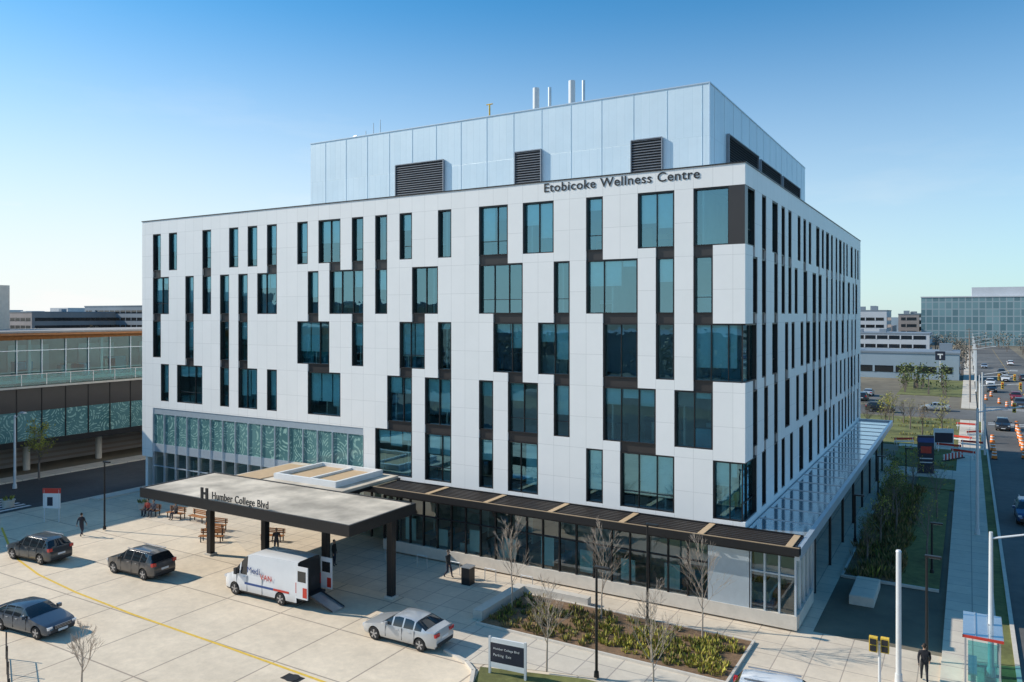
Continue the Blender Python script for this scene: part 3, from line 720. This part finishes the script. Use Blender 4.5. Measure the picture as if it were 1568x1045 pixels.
# ---------------------------------------------------------------- STREET FURNITURE
def lamp_dark(x,y,h=5.2,z=.1):
    mb=MB(); mb.cyl((0,0,0),(0,0,.25),.13,.11,'dark',10); mb.cyl((0,0,.25),(0,0,h),.07,.055,'dark',10)
    mb.box(-.08,.62,-.11,.11,h-.04,h+.06,'dark'); mb.box(.1,.55,-.08,.08,h-.055,h-.04,'head'); mb.obj('street_lamp',loc=(x,y,z))
for x,y,h in((-3.6,-12.6,5.0),(-3.9,-5.3,5.2),(9.3,-3.1,5.0),(9.0,11.3,3.2),(3.9,16.3,3.4),(5.8,39.1,3.6),(-46.3,-9.6,5.2),(3.9,33,3.6)): lamp_dark(x,y,h)
def pole_tall(x,y,h,arm=2.0,name='street_light_pole',rz=0):
    mb=MB(); mb.cyl((0,0,0),(0,0,.4),.2,.17,'palepole',12); mb.cyl((0,0,.4),(0,0,h),.13,.08,'palepole',12)
    mb.cyl((0,0,h-.3),(arm,0,h+.3),.05,.04,'palepole',8); mb.box(arm-.1,arm+.6,-.14,.14,h+.25,h+.38,'palepole')
    mb.obj(name,loc=(x,y,.1),rz=rz)
mb=MB(); mb.cyl((0,0,0),(0,0,.4),.17,.15,'palepole',12); mb.cyl((0,0,.4),(0,0,5.9),.12,.11,'palepole',12); mb.cyl((0,0,5.9),(0,0,5.98),.13,.09,'palepole',12); mb.obj('steel_pole',loc=(8.3,-6.0,.02))
pole_tall(11.9,-3.4,6.6,2.2); pole_tall(11.6,23,9.5,3.0)
for y in (66,150,180,210,250,300): pole_tall(12.5,y,9.5,3)
for y in (75,120,165,220,280): pole_tall(30,y,9.5,3,rz=pi)
pole_tall(-67.2,-5.6,7.0,1.2)
def signal(x,y,rz):
    mb=MB(); mb.cyl((0,0,0),(0,0,6),.12,.09,'palepole',10); mb.cyl((0,0,5.6),(5.5,0,6.1),.07,.05,'palepole',8)
    for p in(5.2,2.9):
        mb.box(p-.18,p+.18,-.16,.16,5.2,6.3,'yellow'); 
        for q,c in((6.05,'red'),(5.75,'black'),(5.45,'black')): mb.cyl((p,-.17,q),(p,-.22,q),.12,.12,c,10)
    mb.obj('traffic_signal',loc=(x,y,.1),rz=rz)
signal(12.6,95,0); signal(29.6,114,pi); signal(12.7,114,0); signal(12.7,62,0)
mb=MB(); mb.cyl((0,0,0),(0,0,1.9),.06,.06,'palepole',10)
for q in(0,1):
    b0=-.42+.46*q; mb.box(b0,b0+.34,-.14+.1*q,.10+.1*q,1.55,2.2,'yellow'); mb.box(b0+.04,b0+.30,-.18+.1*q,-.14+.1*q,1.9,2.14,'black'); mb.box(b0+.04,b0+.30,-.18+.1*q,-.14+.1*q,1.6,1.84,'black')
mb.obj('pedestrian_signal',loc=(7.6,-6.9,.02))
sg=empty('wayfinding_sign',(-7.2,-14.5,.03)); sg.rotation_euler=(0,0,.1)
mb=MB(); mb.box(-.95,-.85,-.05,.05,0,1.7,'palepole'); mb.box(.85,.95,-.05,.05,0,1.7,'palepole'); mb.box(-.85,.85,-.04,.04,.55,1.65,'navy'); mb.box(-.85,.85,-.045,.045,1.45,1.66,'whitemat'); mb.box(-.85,.85,-.043,.043,.30,.55,'whitemat'); mb.obj('panel',sg)
for i,t in enumerate(("Humber College Blvd","Parking  Exit")): text(t,'sign_text_%d'%i,1.3 if i==0 else .9,(-.7,-.05,1.15-.3*i),(pi/2,0,0),'whitemat',sg,.003)
mb=MB(); mb.box(-.75,.75,-.15,.15,.1,4.0,'navy'); mb.box(-.76,.76,-.16,.16,3.3,3.8,'blue'); mb.box(-.5,.5,-.17,-.155,2.2,2.9,'red'); mb.box(-.6,.6,-.17,-.155,1.2,1.3,'whitemat');mb.box(-.6,.6,-.17,-.155,1.6,1.7,'whitemat'); mb.obj('hospital_pylon_sign',loc=(7.2,45.9,.12),rz=.3)
mb=MB(); mb.box(-1.1,1.1,-.1,.1,.4,2.6,'whitemat'); mb.box(-1.0,1.0,-.11,-.10,.9,2.1,'navy'); mb.box(-1,-.85,-.08,.08,0,.4,'steel'); mb.box(.85,1,-.08,.08,0,.4,'steel'); mb.obj('advertising_sign',loc=(8.4,63.5,.1),rz=.3)
for x,y in((9.0,62),(10.5,58),(11.5,66),(10.2,70),(11.8,76),(4,64.5),(10.8,84)):
    mb=MB(); mb.box(-1.3,1.3,-.03,.03,.75,1.0,'red'); mb.box(-1.3,1.3,-.032,.032,.45,.62,'whitemat')
    for s in(-1.1,1.1): mb.cyl((s,-.3,0),(s,0,1.05),.03,.03,'steel',5); mb.cyl((s,.3,0),(s,0,1.05),.03,.03,'steel',5)
    mb.obj('construction_barricade',loc=(x,y,.12),rz=R.uniform(-.5,.9))
me_b=None
for x,y in [(16.6,62),(16.8,68),(16.9,75),(17,82),(17.1,90),(17,56),(24.5,86),(24.6,80),(20,118),(18,122),(16,126),(16.7,50),(16.8,71.5),(16.9,78.5),(17,86),(13.6,60),(13.6,66),(13.7,73),(24.5,70),(24.6,75),(22,128),(14,132),(15,140),(17,120),(16.9,65),(24.4,92)]:
    if me_b is None:
        mb=MB(); mb.cyl((0,0,0),(0,0,.12),.33,.33,'black',12); mb.cyl((0,0,.12),(0,0,.45),.29,.27,'orange',12); mb.cyl((0,0,.45),(0,0,.6),.27,.26,'whitemat',12); mb.cyl((0,0,.6),(0,0,.8),.26,.25,'orange',12); mb.cyl((0,0,.8),(0,0,.93),.25,.24,'whitemat',12); mb.cyl((0,0,.93),(0,0,1.1),.24,.2,'orange',12); o=mb.obj('construction_barrel'); me_b=o.data
    else: o=bpy.data.objects.new('construction_barrel',me_b); S.collection.objects.link(o)
    o.location=(x,y,.01)
mb=MB()
for i in range(12):
    x=i*.35; mb.box(x,x+.2,-.05,.05,.1,.75,'red' if i%2 else 'whitemat')
mb.box(0,4.2,-.2,.2,0,.1,'black'); mb.obj('red_white_barrier',loc=(8.6,55,.12),rz=1.1)
mb=MB()
for a in(0,3.0):
    for b in(0,1.3): mb.box(a-.035,a+.035,b-.035,b+.035,0,2.3,'steel')
mb.box(-.1,3.1,-.1,1.4,2.3,2.34,'cgl'); mb.box(-.12,3.12,-.14,-.1,2.26,2.34,'steel'); mb.box(-.14,-.1,-.14,1.42,2.24,2.36,'red'); mb.box(.1,2.9,1.28,1.3,.3,2.2,'bridgeglass'); mb.box(-.01,.01,.1,1.2,.3,2.1,'bridgeglass'); mb.box(.4,2.6,.85,1.2,.42,.48,'steel')
for y in(.4,.9): mb.box(-.1,3.1,y,y+.04,2.34,2.38,'steel')
for a in(.5,2.5): mb.box(a,a+.06,.9,1.1,0,.42,'steel')
mb.obj('bus_shelter',loc=(12.2,-5.2,.12),rz=pi/2) 
mb=MB(); mb.cyl((-.6,0,0),(-.6,0,2.6),.05,.05,'palepole'); mb.cyl((.6,0,0),(.6,0,2.6),.05,.05,'palepole'); mb.box(-.7,.7,-.04,.04,1.1,2.6,'whitemat'); mb.box(-.72,.72,-.045,.045,2.3,2.7,'red'); mb.box(-.35,.1,-.05,-.04,1.3,2.0,'navy'); mb.obj('direction_sign',loc=(-52.3,-10.3,.02),rz=.5)
def bench(x,y,rz):
    mb=MB()
    for j in range(4): mb.box(-.9,.9,-.22+j*.12,-.13+j*.12,.42,.46,'tan')
    for j in range(3): mb.box(-.9,.9,.27,.30,.55+j*.13,.64+j*.13,'tan')
    for s in(-.75,.7): mb.box(s,s+.06,-.2,.3,.38,.42,'dark'); mb.box(s,s+.06,-.18,-.12,0,.38,'dark'); mb.box(s,s+.06,.24,.3,0,.9,'dark')
    mb.obj('park_bench',loc=(x,y,.012),rz=rz)
for x,y,r in((-47.4,-5.0,.2),(-44.8,-4.5,.1),(-42.3,-4.3,0),(-37.9,-6.4,.1),(-36.7,-7.4,.5),(-39,-5.2,.2),(-33,-5,.3)): bench(x,y,r)
for x,y in((-49.5,-4.2),(-60.5,-9.5)):
    mb=MB(); mb.cyl((0,0,0),(0,0,.55),.42,.5,'kerb',16); mb.cyl((0,0,.55),(0,0,.62),.55,.55,'kerb',16)
    clump(mb,0,0,.6,.4,.5,60,['leafyg','leafgr']); mb.obj('concrete_planter',loc=(x,y,.012))
mb=MB(); mb.box(-.3,.3,-.3,.3,0,1.05,'dark'); mb.box(-.33,.33,-.33,.33,1.05,1.12,'steel'); mb.obj('litter_bin',loc=(-15.6,-5.2,.012))
for x in(-22.6,-19.9,-17.3,-14.6,-12):
    mb=MB()
    mb.cyl((-.4,0,0),(-.4,0,.8),.025,.025,'steel',6); mb.cyl((.4,0,0),(.4,0,.8),.025,.025,'steel',6); mb.cyl((-.4,0,.8),(.4,0,.8),.025,.025,'steel',6); mb.obj('bike_rack',loc=(x,-4.2,.012))
mb=MB(); mb.cyl((0,0,0),(0,0,.03),.33,.33,'black',16); mb.box(-.5,.5,-.28,.28,.0,.012,'dark'); mb.obj('manhole_cover',loc=(-15.6,-19.6,.005))
fn=MB(); A=Vector((-29,-25.2,0));B=Vector((-22,-28.5,0)); d=(B-A); n=36
for i in range(n+1):
    p=A+d*i/n; fn.cyl((p.x,p.y,0),(p.x,p.y,1.15 if i%9 else 1.3),.012 if i%9 else .035,.012 if i%9 else .035,'dark',5)
for h in(.15,1.08): fn.cyl((A.x,A.y,h),(B.x,B.y,h),.022,.022,'dark',5)
fn.obj('metal_fence')
# ---------------------------------------------------------------- PEOPLE
PM={}
def solid(n,c):
    if n not in PM: PM[n]=mat(n,c,.8,0,.15,8,coord='O')
    return PM[n]
def person(x,y,rz,pose='stand',top=(.03,.03,.04),leg=(.03,.03,.05),hair=(.03,.02,.015),z=.012,idx=[0]):
    idx[0]+=1; root=empty('person',(x,y,z)); root.rotation_euler=(0,0,rz)
    hp=.93
    if pose=='sit': hp=.52
    if pose=='walk': lk=[((0,.09,hp),(.16,.10,.50),(.22,.10,.09),(.36,.10,.05)),((0,-.09,hp),(.02,-.10,.48),(-.26,-.10,.13),(-.16,-.10,.04))]; hands=[(-.2,.24),( .25,-.24)]
    elif pose=='sit': lk=[((0,.09,hp),(.44,.12,.52),(.46,.12,.09),(.62,.12,.05)),((0,-.09,hp),(.44,-.12,.52),(.46,-.12,.09),(.62,-.12,.05))]; hands=[(.3,.18),(.3,-.18)]
    else: lk=[((0,.09,hp),(.02,.11,.50),(0,.12,.09),(.14,.14,.05)),((0,-.09,hp),(.01,-.11,.50),(0,-.12,.09),(.14,-.14,.05))]; hands=[(.06,.26),(.06,-.26)]
    V=[];Ed=[];Rd=[]
    def add(p,r,par=None):
        V.append(p);Rd.append(r); i=len(V)-1
        if par is not None: Ed.append((par,i))
        return i
    pv=add((0,0,hp),(.15,.13)); ws_=add((.0,0,hp+.18),(.13,.12),pv); ch=add((.01,0,hp+.38),(.17,.13),ws_); nk=add((0,0,hp+.53),(.07,.065),ch); hb=add((.01,0,hp+.62),(.055,.055),nk)
    wr=[]
    for s,(hx,hy) in zip((1,-1),hands):
        sh=add((0,s*.19,hp+.46),(.065,.065),ch)
        el=add((hx*.35-.03,s*.25,hp+.20),(.05,.05),sh); wz=hp-.03 if pose!='sit' else hp+.12
        w_=add((hx,hy,wz),(.03,.03),el); wr.append(((hx,hy,wz),s))
    for s,l in zip((1,-1),lk):
        a=add((l[0][0],s*.09,l[0][2]-.04),(.10,.10),pv); k=add(l[1],(.065,.065),a); an=add(l[2],(.042,.042),k); add(l[3],(.04,.035),an)
    me=bpy.data.meshes.new('body'); me.from_pydata(V,Ed,[]); o=bpy.data.objects.new('body',me); S.collection.objects.link(o); o.parent=root
    md=o.modifiers.new('skin','SKIN'); 
    for i,r in enumerate(Rd): me.skin_vertices[0].data[i].radius=r
    me.skin_vertices[0].data[0].use_root=True
    sb=o.modifiers.new('sub','SUBSURF'); sb.levels=1; sb.render_levels=1
    m,nt,b=newmat('clothing_%d'%idx[0]); tc=N(nt,'ShaderNodeTexCoord'); sp=N(nt,'ShaderNodeSeparateXYZ'); nt.links.new(tc.outputs['Object'],sp.inputs[0])
    mr=N(nt,'ShaderNodeMapRange'); mr.inputs['From Max'].default_value=2; nt.links.new(sp.outputs['Z'],mr.inputs['Value'])
    cr=N(nt,'ShaderNodeValToRGB'); cr.color_ramp.interpolation='CONSTANT'; e=cr.color_ramp.elements
    e[0].position=0; e[0].color=(.02,.02,.02,1); e[1].position=.05; e[1].color=c4(leg)
    q=e.new((hp-.04)/2 if pose!='sit' else (hp+.09)/2); q.color=c4(top); q=e.new((hp+.55)/2); q.color=(.42,.27,.19,1)
    nt.links.new(mr.outputs[0],cr.inputs[0]); nt.links.new(cr.outputs[0],b.inputs['Base Color']); b.inputs['Roughness'].default_value=.85
    me.materials.append(m)
    sk=solid('skin',(.42,.27,.19)); hm=solid('hair_%d'%idx[0],hair); hd=MB()
    C=Vector((.02,0,hp+.70)); seg,rg=14,10
    def ball(cx,cz,rx,ry,rz_,mt):
        st=len(hd.v)
        for i in range(rg+1):
            t=math.pi*i/rg
            for j in range(seg):
                a=2*math.pi*j/seg; zz=math.cos(t); kk=1-.18*max(0,-zz)
                hd.v.append((cx+rx*math.sin(t)*math.cos(a)*kk,ry*math.sin(t)*math.sin(a)*kk,cz+rz_*zz))
        for i in range(rg):
            for j in range(seg):
                hd.f.append((st+i*seg+j,st+(i+1)*seg+j,st+(i+1)*seg+(j+1)%seg,st+i*seg+(j+1)%seg)); hd.m.append(hd.mi(mt))
    ball(C.x,C.z,.095,.078,.12,sk); ball(C.x-.025,C.z+.03,.092,.085,.115,hm)
    hd.cyl((C.x+.09,0,C.z+.01),(C.x+.115,0,C.z-.025),.01,.018,sk,6); hd.box(C.x+.083,C.x+.092,-.025,.025,C.z-.065,C.z-.055,solid('lips',(.3,.1,.09)))
    for s in(-1,1):
        hd.cyl((C.x+.078,s*.03,C.z),(C.x+.09,s*.03,C.z),.012,.008,'black',6); hd.cyl((C.x,s*.07,C.z),(C.x-.01,s*.092,C.z),.022,.026,sk,6)
    for (p,s) in wr:
        P0=Vector(p); hd.cyl(P0,P0+Vector((.01,0,-.08)),.03,.036,sk,8)
        for f_,(oy,ln) in enumerate(((-.027,.07),(-.009,.08),(.009,.075),(.027,.06))):
            q=P0+Vector((.01+oy,0,-.08)); r=q+Vector((.008,-s*.008,-ln*.55)); t=r+Vector((.004,-s*.018,-ln*.45)); hd.cyl(q,r,.0095,.009,sk,5); hd.cyl(r,t,.009,.007,sk,5)
        q=P0+Vector((.035,0,-.03)); hd.cyl(q,q+Vector((.03,-s*.01,-.045)),.011,.009,sk,5)
    hd.obj('head_and_hands',root,True)
person(-46.3,-11.4,2.0,'walk'); person(-25.1,-6.9,.3,'stand',(.02,.02,.02)); person(-31.1,-7.4,-.6,'walk',(.04,.03,.03),(.02,.02,.02)); person(-30.5,-6.9,-.8,'stand',(.05,.05,.06))
person(9.3,-5.4,1.7,'walk',(.02,.02,.025),(.025,.025,.03)); person(-47.6,-5.05,-1.4,'sit',(.35,.05,.04)); person(-44.6,-4.6,-1.5,'sit',(.06,.05,.05)); person(-46.9,-5.0,-1.3,'sit',(.1,.1,.12)); person(-17.3,-4.9,0,'walk',(.03,.03,.03))
# ---------------------------------------------------------------- HOSPITAL (left) with glazed link
hs=empty('hospital_building'); hb=MB(); X=-73.0
hb.box(X-30,X-9,-70,70,0,14.2,'interior')
hb.box(X-9,X+3.0,-60,70,14.80,15.0,'roof'); hb.box(X-30,X-9,-70,70,14.2,14.7,'roof')
hb.box(X-9,X+2.9,-60,70,14.6,14.8,'tan')
hb.face([(X+3.02,-60,14.82),(X+3.02,14,14.82),(X+1.9,14,14.3),(X+1.6,-60,13.4)],'tan')
hb.box(X-9,X,-60,70,9.0,9.6,'dark'); hb.box(X-.3,X+.02,-60,70,9.6,9.95,'kerb')
hb.box(X-.3,X,-60,70,6.6,9.0,'spandrel'); hb.box(X-.25,X-.05,-60,70,3.6,6.6,'frit'); hb.box(X-9,X+.1,-60,70,3.0,3.6,'dark')
hb.face([(X-.1,-60,9.95),(X-.1,70,9.95),(X-.1,70,14.45),(X-.1,-60,14.45)],'bridgeglass')
y=-60
while y<70:
    hb.box(X-.14,X+.05,y-.04,y+.04,9.95,14.45,'alu'); hb.box(X-.2,X+.06,y-.04,y+.04,3.6,9,'dark')
    hb.box(X+.9,X+.94,y-.03,y+.03,9.3,10.5,'steel'); y+=2.5
hb.box(X,X+1.0,-60,70,9.1,9.3,'kerb'); hb.box(X+.88,X+.96,-60,70,10.5,10.56,'steel'); hb.box(X+.91,X+.93,-60,70,9.4,10.45,'bridgeglass')
hb.box(X-.05,X+.04,-60,70,12.9,12.97,'alu'); hb.box(X-1.2,X-1.1,-60,70,10.6,10.7,'whitemat')
y=-56
while y<70: hb.cyl((X-3,y,0),(X-3,y,3.0),.35,.35,'kerb',14); hb.cyl((X-2.5,y,9.6),(X-2.5,y,14.4),.22,.22,'whitemat',12); hb.box(X-8.9,X-8.8,y+1,y+5.5,10.2,13.2,'whitemat'); y+=8
hb.box(X-6.2,X-5.9,-60,70,0,3,'brick')
for i in range(40): y=R.uniform(-20,60); hb.box(X-5,X-4,y,y+R.uniform(.6,2.5),9.6,9.6+R.uniform(1,2.2),R.choice(fcols))
hb.box(X-25,X-10,-40,1.8,14.9,20.0,'kerb')
hb.obj('walls_and_glazing',hs)
# ---------------------------------------------------------------- BACKGROUND
M['farwhite']=mat('hazed_cladding_pale',(.55,.57,.60),.7,0,.1,.1); M['fargrey']=mat('hazed_cladding_grey',(.22,.26,.30),.6,0,.15,.1); M['farbrown']=mat('hazed_masonry',(.32,.28,.27),.8,0,.15,.1); M['farblue']=mat('hazed_metal_blue',(.34,.42,.48),.5,.2,.1,.1)  # far colours lightened and blued: distance haze put into the base colour
def farb(name,x0,x1,y0,y1,h,mt,win=True,fl=4):
    mb=MB(); mb.box(x0,x1,y0,y1,0,h,mt); mb.box(x0-.2,x1+.2,y0-.2,y1+.2,h,h+.5,'fargrey')
    if win:
        z=1.6
        while z<h-1.5:
            mb.box(x0+1.5,x1-1.5,y0-.08,y0-.0,z,z+1.7,'carglass'); mb.box(x1,x1+.08,y0+1.5,y1-1.5,z,z+1.7,'carglass')
            xx=x0+4
            while xx<x1-2: mb.box(xx,xx+.5,y0-.14,y0-.08,z,z+1.7,mt); xx+=5
            z+=fl
    for i in range(3):
        xx=R.uniform(x0+1,x1-4); yy=R.uniform(y0+1,max(y0+2,y1-4)); mb.box(xx,xx+3,yy,yy+3,h+.5,h+R.uniform(1.5,3),'fargrey')
    mb.obj(name)
def gbuild(name,x0,x1,y0,y1,h,rf=3):
    mb=MB(); mb.box(x0,x1,y0,y1,0,h,'farglass'); mb.box(x0-.3,x1+.3,y0-.3,y1+.3,h,h+.6,'farwhite'); mb.box(x0+(x1-x0)*.3,x0+(x1-x0)*.8,y0+3,y1-3,h+.6,h+rf+1.5,'farwhite')
    mb.obj(name)
gbuild('glass_office_building',-12,70,450,500,26.5,4)
farb('office_building',-48,-28,430,460,19,'farwhite'); farb('office_building',-90,-55,520,560,22,'fargrey'); farb('brick_building',-25,-14,470,500,17,'farbrown')
farb('bus_terminal_building',-45,9,182,200,6.6,'farblue',True,fl=6)
farb('retail_building',-40,-4,350,380,8,'farwhite'); farb('retail_building',60,150,440,446,9,'farbrown')
farb('warehouse_building',-430,-300,215,260,21.5,'fargrey'); farb('warehouse_building',-480,-400,170,220,18,'farbrown')
farb('apartment_building',-300,-288,215,230,26,'farwhite'); farb('warehouse_building',-260,-150,170,230,15,'farwhite'); farb('warehouse_building',-250,-120,300,340,17,'farbrown')
farb('warehouse_building',-120,-30,-210,-160,11,'farbrown'); farb('warehouse_building',0,90,-230,-170,9,'farwhite'); farb('office_building',-220,-150,-180,-120,20,'farbrown'); farb('office_building',70,130,-60,0,13,'farbrown')  # unseen warehouses and offices, added for the windows to reflect
farb('retail_building',50,120,110,150,8,'farwhite')
mb=MB()
for i in range(260):
    x=R.uniform(-1600,900); y=R.uniform(560,1700); w=R.uniform(15,70); h=R.uniform(5,15) if R.random()<.9 else R.uniform(18,30); mb.box(x,x+w,y,y+R.uniform(15,50),0,h,R.choice(['farwhite','fargrey','farbrown','farblue']))
mb.obj('distant_city_buildings')
def treemass(name,pts,n,h,spreadx,spready,leaf='leaffar'):
    mb=MB()
    for i in range(n):
        cx_,cy_=R.choice(pts); x=cx_+R.uniform(-spreadx,spreadx); y=cy_+R.uniform(-spready,spready); hh=h*R.uniform(.6,1.2)
        mb.cyl((x,y,0),(x,y,hh*.6),.25,.1,'bark',4,False)
        for b in range(40):
            c=Vector((x+R.gauss(0,1)*hh*.17,y+R.gauss(0,1)*hh*.17,hh*R.uniform(.3,1))); s=hh*.055*R.uniform(.5,1.4); u=Vector((R.gauss(0,1),R.gauss(0,1),R.gauss(0,1))).normalized(); v=u.orthogonal().normalized()
            mb.face([c-u*s,c-v*s*.6,c+u*s,c+v*s*.6],leaf)
    mb.obj(name)
treemass('distant_trees',[(x,400) for x in range(-60,60,12)],80,7,10,40)
treemass('distant_trees',[(x,640) for x in range(-700,400,25)],260,12,20,60)
treemass('distant_trees',[(-350+i*20,150+i*8) for i in range(14)],120,10,20,25)
treemass('roadside_trees',[(33,y) for y in range(120,420,18)]+[(8,y) for y in range(210,400,25)],50,6,2.5,6)
treemass('roadside_trees',[(3,y) for y in range(138,178,5)],22,5,5,3,'leafgr')
treemass('distant_trees',[(x,-140) for x in range(-150,120,10)],150,11,8,14)  # unseen tree belt behind the camera, added for dark reflections in the glass
for y in (125,165,205,250,300,360):
    mb=MB(); mb.cyl((0,0,0),(0,0,11),.15,.1,'bark',6); mb.box(-1.2,1.2,-.06,.06,10,10.15,'bark'); mb.obj('utility_pole',loc=(11.3,y,0))
mb=MB(); mb.cyl((0,0,0),(0,0,7),.12,.12,'palepole',8); mb.box(-1.1,1.1,-.15,.15,5.4,7.6,'navy'); mb.box(-.6,.6,-.17,-.15,6.7,7.0,'whitemat'); mb.box(-.15,.15,-.17,-.15,5.8,6.7,'whitemat'); mb.obj('transit_sign',loc=(5,175,0))
# ---------------------------------------------------------------- LIGHT, SKY, CAMERA
el=math.radians(32); az=math.radians(17)
sd=Vector((math.cos(az)*math.cos(el),math.sin(az)*math.cos(el),-math.sin(el)))
ld=bpy.data.lights.new('sun','SUN'); ld.energy=5.0; ld.angle=math.radians(.5); ld.color=(1,.92,.80)
lo=bpy.data.objects.new('sun',ld); S.collection.objects.link(lo); lo.rotation_euler=sd.to_track_quat('-Z','Y').to_euler()
w=bpy.data.worlds.new('World'); S.world=w; w.use_nodes=True; nt=w.node_tree; bg=nt.nodes['Background']; LK=nt.links
sk=nt.nodes.new('ShaderNodeTexSky'); sk.sky_type='NISHITA'; sk.sun_disc=False; sk.sun_elevation=el; sk.sun_rotation=math.radians(270-17)
sk.air_density=1.0; sk.dust_density=.5; sk.ozone_density=2.0; sk.altitude=100
tint=N(nt,'ShaderNodeVectorMath',operation='MULTIPLY'); tint.inputs[1].default_value=(.25,.84,1.1); LK.new(sk.outputs[0],tint.inputs[0])
tc=N(nt,'ShaderNodeTexCoord'); sp=N(nt,'ShaderNodeSeparateXYZ'); LK.new(tc.outputs['Generated'],sp.inputs[0])
mz=N(nt,'ShaderNodeMapRange'); mz.interpolation_type='SMOOTHSTEP'; mz.inputs['From Min'].default_value=-.04; mz.inputs['From Max'].default_value=.42; mz.inputs['To Min'].default_value=1; mz.inputs['To Max'].default_value=0; LK.new(sp.outputs['Z'],mz.inputs['Value'])
dt=N(nt,'ShaderNodeVectorMath',operation='DOT_PRODUCT'); dt.inputs[1].default_value=(-.906,-.423,0); LK.new(tc.outputs['Generated'],dt.inputs[0])
ma=N(nt,'ShaderNodeMapRange'); ma.inputs['From Min'].default_value=-.6; ma.inputs['From Max'].default_value=.55; ma.inputs['To Min'].default_value=.5; ma.inputs['To Max'].default_value=1; LK.new(dt.outputs['Value'],ma.inputs['Value'])
mm=N(nt,'ShaderNodeMath',operation='MULTIPLY'); LK.new(mz.outputs[0],mm.inputs[0]); LK.new(ma.outputs[0],mm.inputs[1])
mp=N(nt,'ShaderNodeMapping'); mp.inputs['Scale'].default_value=(1.5,1.5,7); LK.new(tc.outputs['Generated'],mp.inputs[0])
cn=N(nt,'ShaderNodeTexNoise'); cn.inputs['Scale'].default_value=1.6; cn.inputs['Detail'].default_value=7; cn.inputs['Roughness'].default_value=.6; LK.new(mp.outputs[0],cn.inputs['Vector'])
cm_=N(nt,'ShaderNodeMapRange'); cm_.inputs['From Min'].default_value=.55; cm_.inputs['From Max'].default_value=.8; cm_.inputs['To Min'].default_value=0; cm_.inputs['To Max'].default_value=.30; LK.new(cn.outputs['Fac'],cm_.inputs['Value'])
cq=N(nt,'ShaderNodeMath',operation='MULTIPLY'); LK.new(cm_.outputs[0],cq.inputs[0]); LK.new(mm.outputs[0],cq.inputs[1])
ca_=N(nt,'ShaderNodeMath',operation='ADD'); ca_.use_clamp=True; LK.new(mm.outputs[0],ca_.inputs[0]); LK.new(cq.outputs[0],ca_.inputs[1])
mx=N(nt,'ShaderNodeMix'); mx.data_type='RGBA'; mx.inputs[7].default_value=(6.5,6.6,6.5,1); LK.new(ca_.outputs[0],mx.inputs[0]); LK.new(tint.outputs[0],mx.inputs[6])
LK.new(mx.outputs[2],bg.inputs['Color']); bg.inputs['Strength'].default_value=.15
c=bpy.data.cameras.new('camera'); o=bpy.data.objects.new('camera',c); S.collection.objects.link(o); o.location=(11.01,-44.94,16.6)
o.rotation_euler=(math.radians(90),0,math.radians(30.55)); c.sensor_width=36; c.lens=27.18; c.shift_y=-.0252; c.clip_end=8000; c.clip_start=.5; S.camera=o
